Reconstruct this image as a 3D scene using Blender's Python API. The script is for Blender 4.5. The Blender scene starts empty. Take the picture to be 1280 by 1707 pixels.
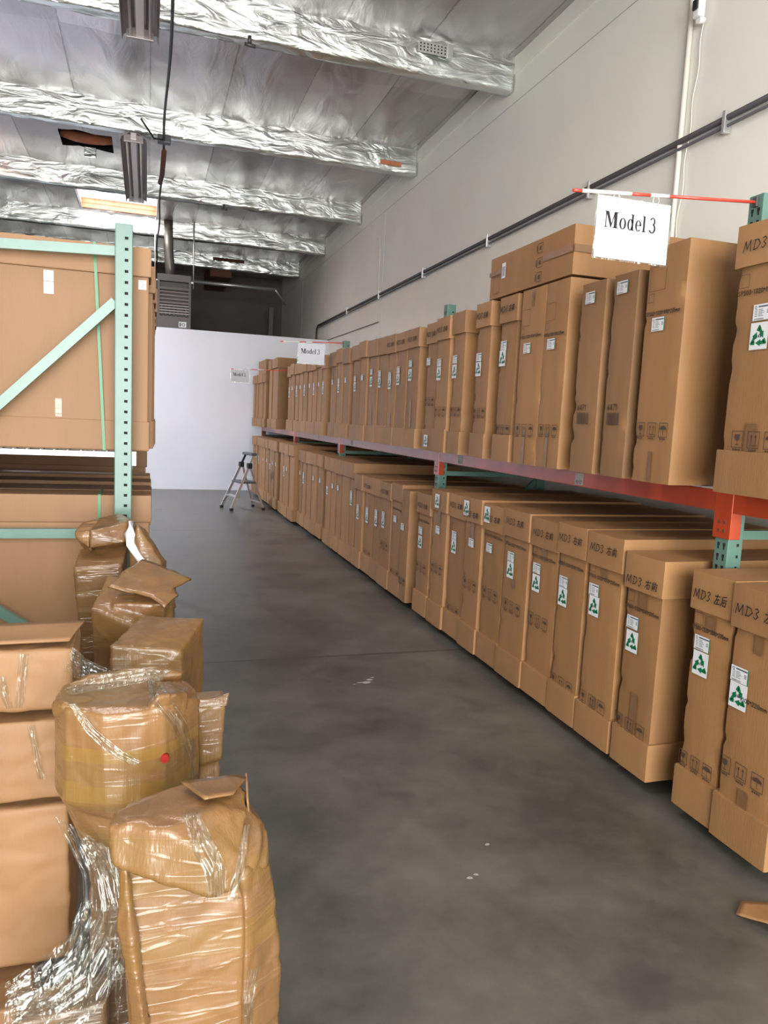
import bpy, bmesh, math, random
from mathutils import Vector, Matrix, noise
random.seed(7)
scene = bpy.context.scene
COL = scene.collection

# ------------------------------------------------------------------ camera, light, exposure
cam_d = bpy.data.cameras.new('camera')
cam = bpy.data.objects.new('camera', cam_d); COL.objects.link(cam)
right = Vector((0.95249514, -0.30097868, 0.04652781))
down = Vector((0.0076264, -0.12915414, -0.9915952))
fwd = Vector((0.30445827, 0.94484445, -0.12072331))
rot = Matrix((right, -down, -fwd)).transposed()
cam.matrix_world = Matrix.Translation((0, 0, 1.68)) @ rot.to_4x4()
cam_d.sensor_fit = 'HORIZONTAL'; cam_d.sensor_width = 36; cam_d.lens = 36 * 1240 / 1280
cam_d.clip_start = 0.05
scene.camera = cam
scene.view_settings.view_transform = 'Standard'
scene.view_settings.look = 'None'
scene.view_settings.gamma = 1
scene.view_settings.use_curve_mapping = False
scene.view_settings.exposure = 0.39

world = bpy.data.worlds.new('world'); scene.world = world; world.use_nodes = True
world.node_tree.nodes['Background'].inputs[0].default_value = (0.80, 0.88, 1.0, 1)
world.node_tree.nodes['Background'].inputs[1].default_value = 1.0

def area(name, loc, rot_e, sx, sy, power, col):
    d = bpy.data.lights.new(name, 'AREA'); d.shape = 'RECTANGLE'; d.size = sx; d.size_y = sy
    d.energy = power; d.color = col
    o = bpy.data.objects.new(name, d); COL.objects.link(o); o.location = loc; o.rotation_euler = rot_e
    return o
PI = math.pi
area('dock_door_daylight', (-0.6, -5.9, 2.4), (PI/2, 0, 0), 6.4, 4.6, 1230, (1.0, 0.985, 0.95))
area('added_fill_near', (-0.9, 3.6, 6.2), (0, 0, 0), 2.4, 1.3, 60, (0.96, 0.98, 1.0))  # added out-of-view fill above the near aisle, an assumed skylight
area('skylight_daylight_far', (-0.58, 16.5, 5.985), (0, 0, 0), 1.4, 1.4, 60, (0.90, 0.94, 1.0))
area('added_fill_left', (-3.6, 13.1, 6.2), (0, 0, 0), 1.3, 1.3, 820, (0.80, 0.88, 1.0))  # added unseen lamp that brightens the far partition

# ------------------------------------------------------------------ materials
MAT = {}
def new_mat(name):
    m = bpy.data.materials.new(name); m.use_nodes = True
    MAT[name] = m
    return m, m.node_tree.nodes, m.node_tree.links, m.node_tree.nodes['Principled BSDF']
def simple(name, col, rough=0.6, metal=0.0, coat=0.0, bump=0.0, bscale=30, emit=None, var=0.0):
    m, N, L, B = new_mat(name)
    B.inputs['Base Color'].default_value = (*col, 1); B.inputs['Roughness'].default_value = rough
    B.inputs['Metallic'].default_value = metal; B.inputs['Coat Weight'].default_value = coat
    B.inputs['Coat Roughness'].default_value = 0.15
    if emit:
        B.inputs['Emission Color'].default_value = (*emit[0], 1); B.inputs['Emission Strength'].default_value = emit[1]
    if bump or var:
        tc = N.new('ShaderNodeTexCoord'); nz = N.new('ShaderNodeTexNoise'); nz.inputs['Scale'].default_value = bscale
        nz.inputs['Detail'].default_value = 4
        L.new(tc.outputs['Object'], nz.inputs['Vector'])
        if bump:
            b = N.new('ShaderNodeBump'); b.inputs['Strength'].default_value = bump; b.inputs['Distance'].default_value = 0.01
            L.new(nz.outputs['Fac'], b.inputs['Height']); L.new(b.outputs['Normal'], B.inputs['Normal'])
        if var:
            r = N.new('ShaderNodeMapRange'); r.inputs[1].default_value = 0.3; r.inputs[2].default_value = 0.7
            r.inputs[3].default_value = 1 - var; r.inputs[4].default_value = 1 + var
            mx = N.new('ShaderNodeVectorMath'); mx.operation = 'SCALE'; mx.inputs[0].default_value = col
            L.new(nz.outputs['Fac'], r.inputs[0]); L.new(r.outputs[0], mx.inputs['Scale']); L.new(mx.outputs[0], B.inputs['Base Color'])
    return m

def cardboard(name, col, rough=0.62, coat=0.0, wr=0.0, flute=0.25, mottled=0.10):
    m, N, L, B = new_mat(name)
    tc = N.new('ShaderNodeTexCoord')
    info = N.new('ShaderNodeObjectInfo')
    # slight board-to-board colour difference and long faint streaks
    mp = N.new('ShaderNodeMapping'); mp.inputs['Scale'].default_value = (6, 6, 1.2)
    add = N.new('ShaderNodeVectorMath'); add.operation = 'ADD'
    L.new(tc.outputs['Object'], mp.inputs['Vector']); L.new(mp.outputs[0], add.inputs[0]); L.new(info.outputs['Location'], add.inputs[1])
    n1 = N.new('ShaderNodeTexNoise'); n1.inputs['Scale'].default_value = 1.5; n1.inputs['Detail'].default_value = 5
    L.new(add.outputs[0], n1.inputs['Vector'])
    r = N.new('ShaderNodeMapRange'); r.inputs[1].default_value = 0.3; r.inputs[2].default_value = 0.7
    r.inputs[3].default_value = 1 - mottled; r.inputs[4].default_value = 1 + mottled
    L.new(n1.outputs['Fac'], r.inputs[0])
    r2 = N.new('ShaderNodeMapRange'); r2.inputs[3].default_value = 0.88; r2.inputs[4].default_value = 1.12
    L.new(info.outputs['Random'], r2.inputs[0])
    mul = N.new('ShaderNodeMath'); mul.operation = 'MULTIPLY'; L.new(r.outputs[0], mul.inputs[0]); L.new(r2.outputs[0], mul.inputs[1])
    sc = N.new('ShaderNodeVectorMath'); sc.operation = 'SCALE'; sc.inputs[0].default_value = col
    L.new(mul.outputs[0], sc.inputs['Scale']); L.new(sc.outputs[0], B.inputs['Base Color'])
    B.inputs['Roughness'].default_value = rough
    B.inputs['Coat Weight'].default_value = coat; B.inputs['Coat Roughness'].default_value = 0.12
    n2 = N.new('ShaderNodeTexNoise'); n2.inputs['Scale'].default_value = 60; n2.inputs['Detail'].default_value = 3
    mp2 = N.new('ShaderNodeMapping'); mp2.inputs['Scale'].default_value = (3, 3, 0.25)
    L.new(tc.outputs['Object'], mp2.inputs['Vector']); L.new(mp2.outputs[0], n2.inputs['Vector'])
    b = N.new('ShaderNodeBump'); b.inputs['Strength'].default_value = flute; b.inputs['Distance'].default_value = 0.003
    L.new(n2.outputs['Fac'], b.inputs['Height'])
    last = b
    if wr:
        prev = b.outputs['Normal']
        for rotv, scv, ns, th, st, ds in (((0.5, 0.75, 0.4), (1.3, 1.3, 8), 2.0, 0.035, wr, 0.004), ((0.3, -0.9, 0.2), (1.1, 1.1, 7), 2.0, 0.03, wr * .8, 0.004), ((0.1, 1.3, 0.5), (1.1, 1.1, 9), 2.6, 0.05, wr * .6, 0.003)):
            mp3 = N.new('ShaderNodeMapping'); mp3.inputs['Rotation'].default_value = rotv; mp3.inputs['Scale'].default_value = scv
            L.new(add.outputs[0], mp3.inputs['Vector']) if False else L.new(tc.outputs['Object'], mp3.inputs['Vector'])
            n3 = N.new('ShaderNodeTexNoise'); n3.inputs['Scale'].default_value = ns; n3.inputs['Detail'].default_value = 2; n3.inputs['Distortion'].default_value = 0.35
            L.new(mp3.outputs[0], n3.inputs['Vector'])
            sb = N.new('ShaderNodeMath'); sb.operation = 'SUBTRACT'; sb.inputs[1].default_value = 0.5; L.new(n3.outputs['Fac'], sb.inputs[0])
            ab = N.new('ShaderNodeMath'); ab.operation = 'ABSOLUTE'; L.new(sb.outputs[0], ab.inputs[0])
            rr = N.new('ShaderNodeMapRange'); rr.inputs[1].default_value = 0; rr.inputs[2].default_value = th; rr.inputs[3].default_value = 1; rr.inputs[4].default_value = 0
            L.new(ab.outputs[0], rr.inputs[0])
            b3 = N.new('ShaderNodeBump'); b3.inputs['Strength'].default_value = st; b3.inputs['Distance'].default_value = ds
            L.new(rr.outputs[0], b3.inputs['Height']); L.new(prev, b3.inputs['Normal']); prev = b3.outputs['Normal']
        L.new(prev, B.inputs['Coat Normal']); L.new(b.outputs['Normal'], B.inputs['Normal'])
        B.inputs['Coat Roughness'].default_value = 0.13
        if name == 'card_film':   # straight patches of honey-coloured packing tape
            mp4 = N.new('ShaderNodeMapping'); mp4.inputs['Rotation'].default_value = (0.1, 0.35, 0.3); mp4.inputs['Scale'].default_value = (1.2, 1.2, 9)
            L.new(tc.outputs['Object'], mp4.inputs['Vector'])
            n4 = N.new('ShaderNodeTexNoise'); n4.inputs['Scale'].default_value = 1.0; n4.inputs['Detail'].default_value = 0
            L.new(mp4.outputs[0], n4.inputs['Vector'])
            gt = N.new('ShaderNodeMath'); gt.operation = 'GREATER_THAN'; gt.inputs[1].default_value = 0.56; L.new(n4.outputs['Fac'], gt.inputs[0])
            fc = N.new('ShaderNodeMath'); fc.operation = 'MULTIPLY'; fc.inputs[1].default_value = 0.55; L.new(gt.outputs[0], fc.inputs[0])
            mc = N.new('ShaderNodeMixRGB'); mc.inputs[2].default_value = (0.19, 0.105, 0.024, 1)
            L.new(fc.outputs[0], mc.inputs[0]); L.new(sc.outputs[0], mc.inputs[1]); L.new(mc.outputs[0], B.inputs['Base Color'])
    else:
        L.new(b.outputs['Normal'], B.inputs['Normal'])
    return m
cardboard('card', (0.292, 0.148, 0.055), mottled=0.09)
cardboard('card_dark', (0.225, 0.118, 0.048), mottled=0.10)
cardboard('card_lid', (0.312, 0.162, 0.063), mottled=0.05)
cardboard('card_left', (0.275, 0.150, 0.069), mottled=0.05, flute=0.15)
cardboard('card_pale', (0.245, 0.132, 0.058), mottled=0.06)
cardboard('card_film', (0.185, 0.093, 0.031), rough=0.5, coat=0.75, wr=0.42, mottled=0.22)
cardboard('card_film_dark', (0.14, 0.08, 0.04), rough=0.45, coat=0.8, wr=0.8, mottled=0.2)
cardboard('card_tape', (0.20, 0.112, 0.028), rough=0.35, coat=0.6, wr=0.3, mottled=0.08)
simple('tape', (0.19, 0.10, 0.045), 0.35, coat=0.15, bump=0.3, bscale=25)
simple('ink', (0.06, 0.035, 0.025), 0.8)
simple('marker', (0.012, 0.010, 0.010), 0.8)
simple('paper', (0.68, 0.70, 0.72), 0.5)
simple('paper_sign', (0.60, 0.62, 0.68), 0.5)
simple('blue_grey_ink', (0.10, 0.12, 0.13), 0.6)
simple('green_ink', (0.0, 0.16, 0.055), 0.5)
simple('teal', (0.095, 0.195, 0.158), 0.42, coat=0.2, var=0.07, bscale=9, bump=0.05)
simple('teal_light', (0.115, 0.22, 0.183), 0.38, coat=0.2, var=0.06, bscale=9)
simple('hole', (0.008, 0.008, 0.008), 0.9)
simple('orange', (0.38, 0.045, 0.012), 0.33, coat=0.35, var=0.08, bscale=12)
simple('galv', (0.62, 0.63, 0.62), 0.35, 0.8, var=0.06)
simple('white_metal', (0.70, 0.70, 0.66), 0.4, 0.2)
simple('dark_steel', (0.09, 0.09, 0.095), 0.45, 0.5)
simple('black_plastic', (0.015, 0.015, 0.017), 0.45)
simple('grey_plastic', (0.10, 0.10, 0.11), 0.5)
simple('alu', (0.62, 0.62, 0.64), 0.32, 0.85)
simple('heater_paint', (0.085, 0.078, 0.076), 0.45, 0.2)
simple('louvre_paint', (0.28, 0.25, 0.24), 0.4, 0.2)
simple('fixture_paint', (0.30, 0.27, 0.265), 0.35, 0.5)
simple('fixture_in', (0.62, 0.58, 0.56), 0.35, 0.3)
simple('strap_green', (0.05, 0.22, 0.10), 0.4)
simple('red', (0.33, 0.012, 0.010), 0.4)
simple('rod_red', (0.70, 0.06, 0.035), 0.35, coat=0.3)
simple('rod_white', (0.80, 0.80, 0.80), 0.35)
simple('wood_orange', (0.50, 0.17, 0.08), 0.7, var=0.15, bscale=5)
simple('wood_dark', (0.10, 0.035, 0.02), 0.8, var=0.2)
simple('void', (0.012, 0.01, 0.01), 0.9)
simple('sky_panel', (0.9, 0.9, 0.9), 0.5, emit=((0.95, 0.97, 1.0), 3.2))
simple('pvc', (0.72, 0.69, 0.62), 0.4)
simple('grey_label', (0.45, 0.44, 0.41), 0.5)
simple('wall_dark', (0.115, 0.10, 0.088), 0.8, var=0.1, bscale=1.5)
simple('foam', (0.80, 0.82, 0.82), 0.4, coat=0.5, bump=0.4, bscale=14)
simple('flue', (0.16, 0.15, 0.13), 0.4, 0.6, bump=0.3, bscale=8)

def wall_mat(name, col, var=0.035):
    m, N, L, B = new_mat(name)
    tc = N.new('ShaderNodeTexCoord')
    n = N.new('ShaderNodeTexNoise'); n.inputs['Scale'].default_value = 1.1; n.inputs['Detail'].default_value = 6
    L.new(tc.outputs['Object'], n.inputs['Vector'])
    r = N.new('ShaderNodeMapRange'); r.inputs[1].default_value = 0.3; r.inputs[2].default_value = 0.7
    r.inputs[3].default_value = 1 - var; r.inputs[4].default_value = 1 + var
    L.new(n.outputs['Fac'], r.inputs[0])
    sc = N.new('ShaderNodeVectorMath'); sc.operation = 'SCALE'; sc.inputs[0].default_value = col
    L.new(r.outputs[0], sc.inputs['Scale']); L.new(sc.outputs[0], B.inputs['Base Color'])
    B.inputs['Roughness'].default_value = 0.6
    n2 = N.new('ShaderNodeTexNoise'); n2.inputs['Scale'].default_value = 14; n2.inputs['Detail'].default_value = 5
    L.new(tc.outputs['Object'], n2.inputs['Vector'])
    b = N.new('ShaderNodeBump'); b.inputs['Strength'].default_value = 0.12; b.inputs['Distance'].default_value = 0.01
    L.new(n2.outputs['Fac'], b.inputs['Height']); L.new(b.outputs['Normal'], B.inputs['Normal'])
    return m
wall_mat('wall', (0.84, 0.84, 0.765))
wall_mat('wall_left', (0.36, 0.34, 0.31))
wall_mat('partition', (0.82, 0.86, 0.94), 0.02)

def floor_mat():
    m, N, L, B = new_mat('concrete')
    tc = N.new('ShaderNodeTexCoord')
    n1 = N.new('ShaderNodeTexNoise'); n1.inputs['Scale'].default_value = 1.3; n1.inputs['Detail'].default_value = 10; n1.inputs['Roughness'].default_value = 0.68
    L.new(tc.outputs['Object'], n1.inputs['Vector'])
    cr = N.new('ShaderNodeValToRGB')
    cr.color_ramp.elements[0].position = 0.36; cr.color_ramp.elements[0].color = (0.058, 0.055, 0.048, 1)
    cr.color_ramp.elements[1].position = 0.64; cr.color_ramp.elements[1].color = (0.130, 0.124, 0.106, 1)
    L.new(n1.outputs['Fac'], cr.inputs[0])
    # small pale paint specks and dark stains
    n2 = N.new('ShaderNodeTexNoise'); n2.inputs['Scale'].default_value = 7; n2.inputs['Detail'].default_value = 10; n2.inputs['Roughness'].default_value = 0.7
    L.new(tc.outputs['Object'], n2.inputs['Vector'])
    r2 = N.new('ShaderNodeMapRange'); r2.inputs[1].default_value = 0.70; r2.inputs[2].default_value = 0.76
    L.new(n2.outputs['Fac'], r2.inputs[0])
    mx = N.new('ShaderNodeMixRGB'); mx.inputs[2].default_value = (0.30, 0.28, 0.26, 1)
    L.new(r2.outputs[0], mx.inputs[0]); L.new(cr.outputs[0], mx.inputs[1])
    n3 = N.new('ShaderNodeTexNoise'); n3.inputs['Scale'].default_value = 3.1; n3.inputs['Detail'].default_value = 4
    mp = N.new('ShaderNodeMapping'); mp.inputs['Location'].default_value = (9, 3, 1); L.new(tc.outputs['Object'], mp.inputs[0]); L.new(mp.outputs[0], n3.inputs['Vector'])
    r3 = N.new('ShaderNodeMapRange'); r3.inputs[1].default_value = 0.62; r3.inputs[2].default_value = 0.74; r3.inputs[4].default_value = 0.6
    L.new(n3.outputs['Fac'], r3.inputs[0])
    mx2 = N.new('ShaderNodeMixRGB'); mx2.inputs[2].default_value = (0.05, 0.047, 0.045, 1)
    L.new(r3.outputs[0], mx2.inputs[0]); L.new(mx.outputs[0], mx2.inputs[1])
    # saw-cut joints every 5.5 m across the aisle
    sp = N.new('ShaderNodeSeparateXYZ'); L.new(tc.outputs['Object'], sp.inputs[0])
    md = N.new('ShaderNodeMath'); md.operation = 'PINGPONG'; md.inputs[1].default_value = 2.95; 
    sh = N.new('ShaderNodeMath'); sh.operation = 'ADD'; sh.inputs[1].default_value = 0.9
    L.new(sp.outputs['Y'], sh.inputs[0]); L.new(sh.outputs[0], md.inputs[0])
    lt = N.new('ShaderNodeMath'); lt.operation = 'LESS_THAN'; lt.inputs[1].default_value = 0.012; L.new(md.outputs[0], lt.inputs[0])
    mx3 = N.new('ShaderNodeMixRGB'); mx3.inputs[2].default_value = (0.045, 0.043, 0.043, 1)
    L.new(lt.outputs[0], mx3.inputs[0]); L.new(mx2.outputs[0], mx3.inputs[1]); L.new(mx3.outputs[0], B.inputs['Base Color'])
    r4 = N.new('ShaderNodeMapRange'); r4.inputs[3].default_value = 0.24; r4.inputs[4].default_value = 0.46
    L.new(n1.outputs['Fac'], r4.inputs[0]); L.new(r4.outputs[0], B.inputs['Roughness'])
    b = N.new('ShaderNodeBump'); b.inputs['Strength'].default_value = 0.15; b.inputs['Distance'].default_value = 0.01
    L.new(n2.outputs['Fac'], b.inputs['Height']); L.new(b.outputs['Normal'], B.inputs['Normal'])
floor_mat()

def foil(name, tint, rough, bs, scale, stretch=(1, 1, 1), panels=True):
    m, N, L, B = new_mat(name)
    tc = N.new('ShaderNodeTexCoord')
    mp = N.new('ShaderNodeMapping'); mp.inputs['Scale'].default_value = stretch
    L.new(tc.outputs['Object'], mp.inputs[0])
    n = N.new('ShaderNodeTexNoise'); n.inputs['Scale'].default_value = scale; n.inputs['Detail'].default_value = 6; n.inputs['Distortion'].default_value = 1.2
    L.new(mp.outputs[0], n.inputs['Vector'])
    b = N.new('ShaderNodeBump'); b.inputs['Strength'].default_value = bs; b.inputs['Distance'].default_value = 0.05
    L.new(n.outputs['Fac'], b.inputs['Height']); L.new(b.outputs['Normal'], B.inputs['Normal'])
    B.inputs['Metallic'].default_value = 0.92; B.inputs['Roughness'].default_value = rough
    if panels:   # sheets of two slightly different foils side by side
        sp = N.new('ShaderNodeSeparateXYZ'); L.new(tc.outputs['Object'], sp.inputs[0])
        cb = N.new('ShaderNodeCombineXYZ')
        d1 = N.new('ShaderNodeMath'); d1.operation = 'DIVIDE'; d1.inputs[1].default_value = 0.95; L.new(sp.outputs['X'], d1.inputs[0])
        f1 = N.new('ShaderNodeMath'); f1.operation = 'FLOOR'; L.new(d1.outputs[0], f1.inputs[0]); L.new(f1.outputs[0], cb.inputs[0])
        d2 = N.new('ShaderNodeMath'); d2.operation = 'DIVIDE'; d2.inputs[1].default_value = 3.1; L.new(sp.outputs['Y'], d2.inputs[0])
        f2 = N.new('ShaderNodeMath'); f2.operation = 'FLOOR'; L.new(d2.outputs[0], f2.inputs[0]); L.new(f2.outputs[0], cb.inputs[1])
        wn = N.new('ShaderNodeTexWhiteNoise'); wn.noise_dimensions = '3D'; L.new(cb.outputs[0], wn.inputs['Vector'])
        mr = N.new('ShaderNodeMapRange'); mr.inputs[3].default_value = 0.70; mr.inputs[4].default_value = 1.05
        L.new(wn.outputs['Value'], mr.inputs[0])
        sc = N.new('ShaderNodeVectorMath'); sc.operation = 'SCALE'; sc.inputs[0].default_value = tint
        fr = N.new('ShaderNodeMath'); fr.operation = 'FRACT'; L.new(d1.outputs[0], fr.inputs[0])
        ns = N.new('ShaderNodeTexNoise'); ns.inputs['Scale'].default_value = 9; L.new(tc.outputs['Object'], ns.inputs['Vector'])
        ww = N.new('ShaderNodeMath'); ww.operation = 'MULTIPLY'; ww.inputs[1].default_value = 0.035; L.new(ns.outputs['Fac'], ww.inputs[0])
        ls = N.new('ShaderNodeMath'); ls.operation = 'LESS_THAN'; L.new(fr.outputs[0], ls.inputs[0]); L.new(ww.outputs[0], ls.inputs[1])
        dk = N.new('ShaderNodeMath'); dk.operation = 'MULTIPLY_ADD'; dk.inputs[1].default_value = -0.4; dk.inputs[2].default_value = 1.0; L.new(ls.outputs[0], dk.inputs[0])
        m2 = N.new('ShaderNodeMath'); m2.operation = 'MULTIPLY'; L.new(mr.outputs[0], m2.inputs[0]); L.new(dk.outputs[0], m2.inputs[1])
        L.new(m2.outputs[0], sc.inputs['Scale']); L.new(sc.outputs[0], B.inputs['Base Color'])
    else:
        B.inputs['Base Color'].default_value = (*tint, 1)
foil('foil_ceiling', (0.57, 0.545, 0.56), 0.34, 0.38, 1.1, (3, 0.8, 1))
foil('foil_beam', (0.73, 0.77, 0.74), 0.30, 0.8, 2.6, (0.7, 1, 2.2), False)

def film_mat():
    m, N, L, B = new_mat('film')
    tr = N.new('ShaderNodeBsdfTransparent'); tr.inputs[0].default_value = (0.94, 0.95, 0.92, 1)
    gl = N.new('ShaderNodeBsdfGlossy'); gl.inputs['Roughness'].default_value = 0.12; gl.inputs['Color'].default_value = (0.95, 1, 0.98, 1)
    mx = N.new('ShaderNodeMixShader')
    lw = N.new('ShaderNodeLayerWeight'); lw.inputs['Blend'].default_value = 0.35
    tc = N.new('ShaderNodeTexCoord'); mp = N.new('ShaderNodeMapping'); mp.inputs['Rotation'].default_value = (0, 0.6, 0); mp.inputs['Scale'].default_value = (10, 4, 1.6)
    L.new(tc.outputs['Object'], mp.inputs[0])
    n = N.new('ShaderNodeTexNoise'); n.inputs['Scale'].default_value = 3; n.inputs['Detail'].default_value = 2; n.inputs['Distortion'].default_value = 0.8
    L.new(mp.outputs[0], n.inputs['Vector'])
    b = N.new('ShaderNodeBump'); b.inputs['Strength'].default_value = 0.9; b.inputs['Distance'].default_value = 0.02
    L.new(n.outputs['Fac'], b.inputs['Height']); L.new(b.outputs['Normal'], gl.inputs['Normal']); L.new(b.outputs['Normal'], lw.inputs['Normal'])
    r = N.new('ShaderNodeMapRange'); r.inputs[3].default_value = 0.07; r.inputs[4].default_value = 0.55
    L.new(lw.outputs['Facing'], r.inputs[0]); L.new(r.outputs[0], mx.inputs[0])
    L.new(tr.outputs[0], mx.inputs[1]); L.new(gl.outputs[0], mx.inputs[2])
    L.new(mx.outputs[0], N['Material Output'].inputs['Surface'])
film_mat()
M = MAT

# ------------------------------------------------------------------ helpers
def empty(name, loc, label=None, cat=None, group=None, rz=0.0):
    o = bpy.data.objects.new(name, None); COL.objects.link(o)
    o.location = loc; o.rotation_euler = (0, 0, rz); o.empty_display_size = 0.1
    if label: o['label'] = label
    if cat: o['category'] = cat
    if group: o['group'] = group
    return o
def tag(o, label, cat, group=None):
    o['label'] = label; o['category'] = cat
    if group: o['group'] = group
    return o
class MB:
    """collects shapes, builds ONE mesh object"""
    def __init__(s): s.bm = bmesh.new(); s.mi = 0; s.bev = False
    def _setm(s, n0):
        if s.bev:
            for f in s.bm.faces:
                if not f.tag: f.tag = True; f.material_index = s.mi
            return
        s.bm.faces.ensure_lookup_table()
        for f in s.bm.faces[n0:]: f.material_index = s.mi; f.tag = True
    def box(s, x0, x1, y0, y1, z0, z1, bev=0.0):
        n0 = len(s.bm.faces)
        v = [s.bm.verts.new((x, y, z)) for x in (x0, x1) for y in (y0, y1) for z in (z0, z1)]
        fs = [s.bm.faces.new([v[i] for i in q]) for q in ((0, 1, 3, 2), (4, 6, 7, 5), (0, 4, 5, 1), (2, 3, 7, 6), (0, 2, 6, 4), (1, 5, 7, 3))]
        if bev:
            s.bev = True
            es = list({e for f in fs for e in f.edges})
            bmesh.ops.bevel(s.bm, geom=es, offset=bev, segments=2, affect='EDGES', profile=0.6)
        s._setm(n0); return s
    def beam(s, a, b, w, h, up=(0, 0, 1)):
        a = Vector(a); b = Vector(b); d = (b - a).normalized(); u = Vector(up)
        sd = d.cross(u)
        if sd.length < 1e-4: sd = d.cross(Vector((1, 0, 0)))
        sd.normalize(); u = sd.cross(d).normalized()
        n0 = len(s.bm.faces)
        v = []
        for p in (a, b):
            for i, j in ((-1, -1), (1, -1), (1, 1), (-1, 1)):
                v.append(s.bm.verts.new(p + sd * (w / 2 * i) + u * (h / 2 * j)))
        for q in ((0, 3, 2, 1), (4, 5, 6, 7), (0, 1, 5, 4), (1, 2, 6, 5), (2, 3, 7, 6), (3, 0, 4, 7)):
            s.bm.faces.new([v[i] for i in q])
        s._setm(n0); return s
    def tube(s, pts, r, seg=8):
        n0 = len(s.bm.faces); pts = [Vector(p) for p in pts]; rings = []
        for i, p in enumerate(pts):
            d = (pts[min(i + 1, len(pts) - 1)] - pts[max(i - 1, 0)]).normalized()
            ref = Vector((0, 0, 1)) if abs(d.z) < 0.9 else Vector((1, 0, 0))
            a = d.cross(ref).normalized(); b = d.cross(a).normalized()
            rr = r[i] if isinstance(r, (list, tuple)) else r
            rings.append([s.bm.verts.new(p + a * rr * math.cos(2 * PI * k / seg) + b * rr * math.sin(2 * PI * k / seg)) for k in range(seg)])
        for r0, r1 in zip(rings, rings[1:]):
            for k in range(seg):
                f = s.bm.faces.new((r0[k], r0[(k + 1) % seg], r1[(k + 1) % seg], r1[k])); f.smooth = True
        s.bm.faces.new(rings[0][::-1]); s.bm.faces.new(rings[-1])
        s._setm(n0); return s
    def poly(s, pts):
        n0 = len(s.bm.faces); s.bm.faces.new([s.bm.verts.new(p) for p in pts]); s._setm(n0); return s
    def mat(s, i): s.mi = i; return s
    def build(s, name, mats, parent=None, loc=None, kind=None, smooth=False):
        me = bpy.data.meshes.new(name)
        bmesh.ops.recalc_face_normals(s.bm, faces=s.bm.faces) if not getattr(s, 'flat', False) else None
        s.bm.to_mesh(me); s.bm.free()
        for m in (mats if isinstance(mats, (list, tuple)) else [mats]): me.materials.append(m)
        if smooth:
            for p in me.polygons: p.use_smooth = True
        o = bpy.data.objects.new(name, me); COL.objects.link(o)
        if parent: o.parent = parent
        if loc: o.location = loc
        if kind: o['kind'] = kind
        return o
def fb(v, sc, seed=0.0, oct=3):
    return noise.fractal(Vector(v) * sc + Vector((seed * 7.3, seed * 3.1, seed * 5.7)), 1.0, 2.0, oct)

# flat 2D marks laid on a face: F(u, v) -> local 3D point
class Mark(MB):
    def __init__(s, F): super().__init__(); s.F = F; s.flat = True
    def q(s, u0, u1, v0, v1, d=0):
        n0 = len(s.bm.faces)
        s.bm.faces.new([s.bm.verts.new(s.F(u, v, d)) for u, v in ((u0, v0), (u1, v0), (u1, v1), (u0, v1))]); s._setm(n0); return s
    def pg(s, pts, d=0):
        n0 = len(s.bm.faces); s.bm.faces.new([s.bm.verts.new(s.F(u, v, d)) for u, v in pts]); s._setm(n0); return s
    def line(s, pts, w, d=0):
        for (a, b), (c, e) in zip(pts, pts[1:]):
            L = math.hypot(c - a, e - b) or 1e-6; nx, ny = -(e - b) / L * w / 2, (c - a) / L * w / 2
            ex, ey = (c - a) / L * w * 0.3, (e - b) / L * w * 0.3
            s.pg([(a + nx - ex, b + ny - ey), (a - nx - ex, b - ny - ey), (c - nx + ex, e - ny + ey), (c + nx + ex, e + ny + ey)], d)
        return s
    def ring(s, cx, cy, rx, ry, ix, iy, a0=0, a1=360, n=28, ox=0, d=0):
        for k in range(n):
            t0 = math.radians(a0 + (a1 - a0) * k / n); t1 = math.radians(a0 + (a1 - a0) * (k + 1) / n)
            s.pg([(cx + rx * math.cos(t0), cy + ry * math.sin(t0)), (cx + rx * math.cos(t1), cy + ry * math.sin(t1)),
                  (cx + ox + ix * math.cos(t1), cy + iy * math.sin(t1)), (cx + ox + ix * math.cos(t0), cy + iy * math.sin(t0))], d)
        return s
def face_x(x, yc):      # face looking towards -x (the aisle); u runs towards -y
    return lambda u, v, d=0: (x - 0.0012 - d, yc - u, v)
def face_y(y):          # face looking towards -y (the camera)
    return lambda u, v, d=0: (u, y - 0.0012 - d, v)

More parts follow.
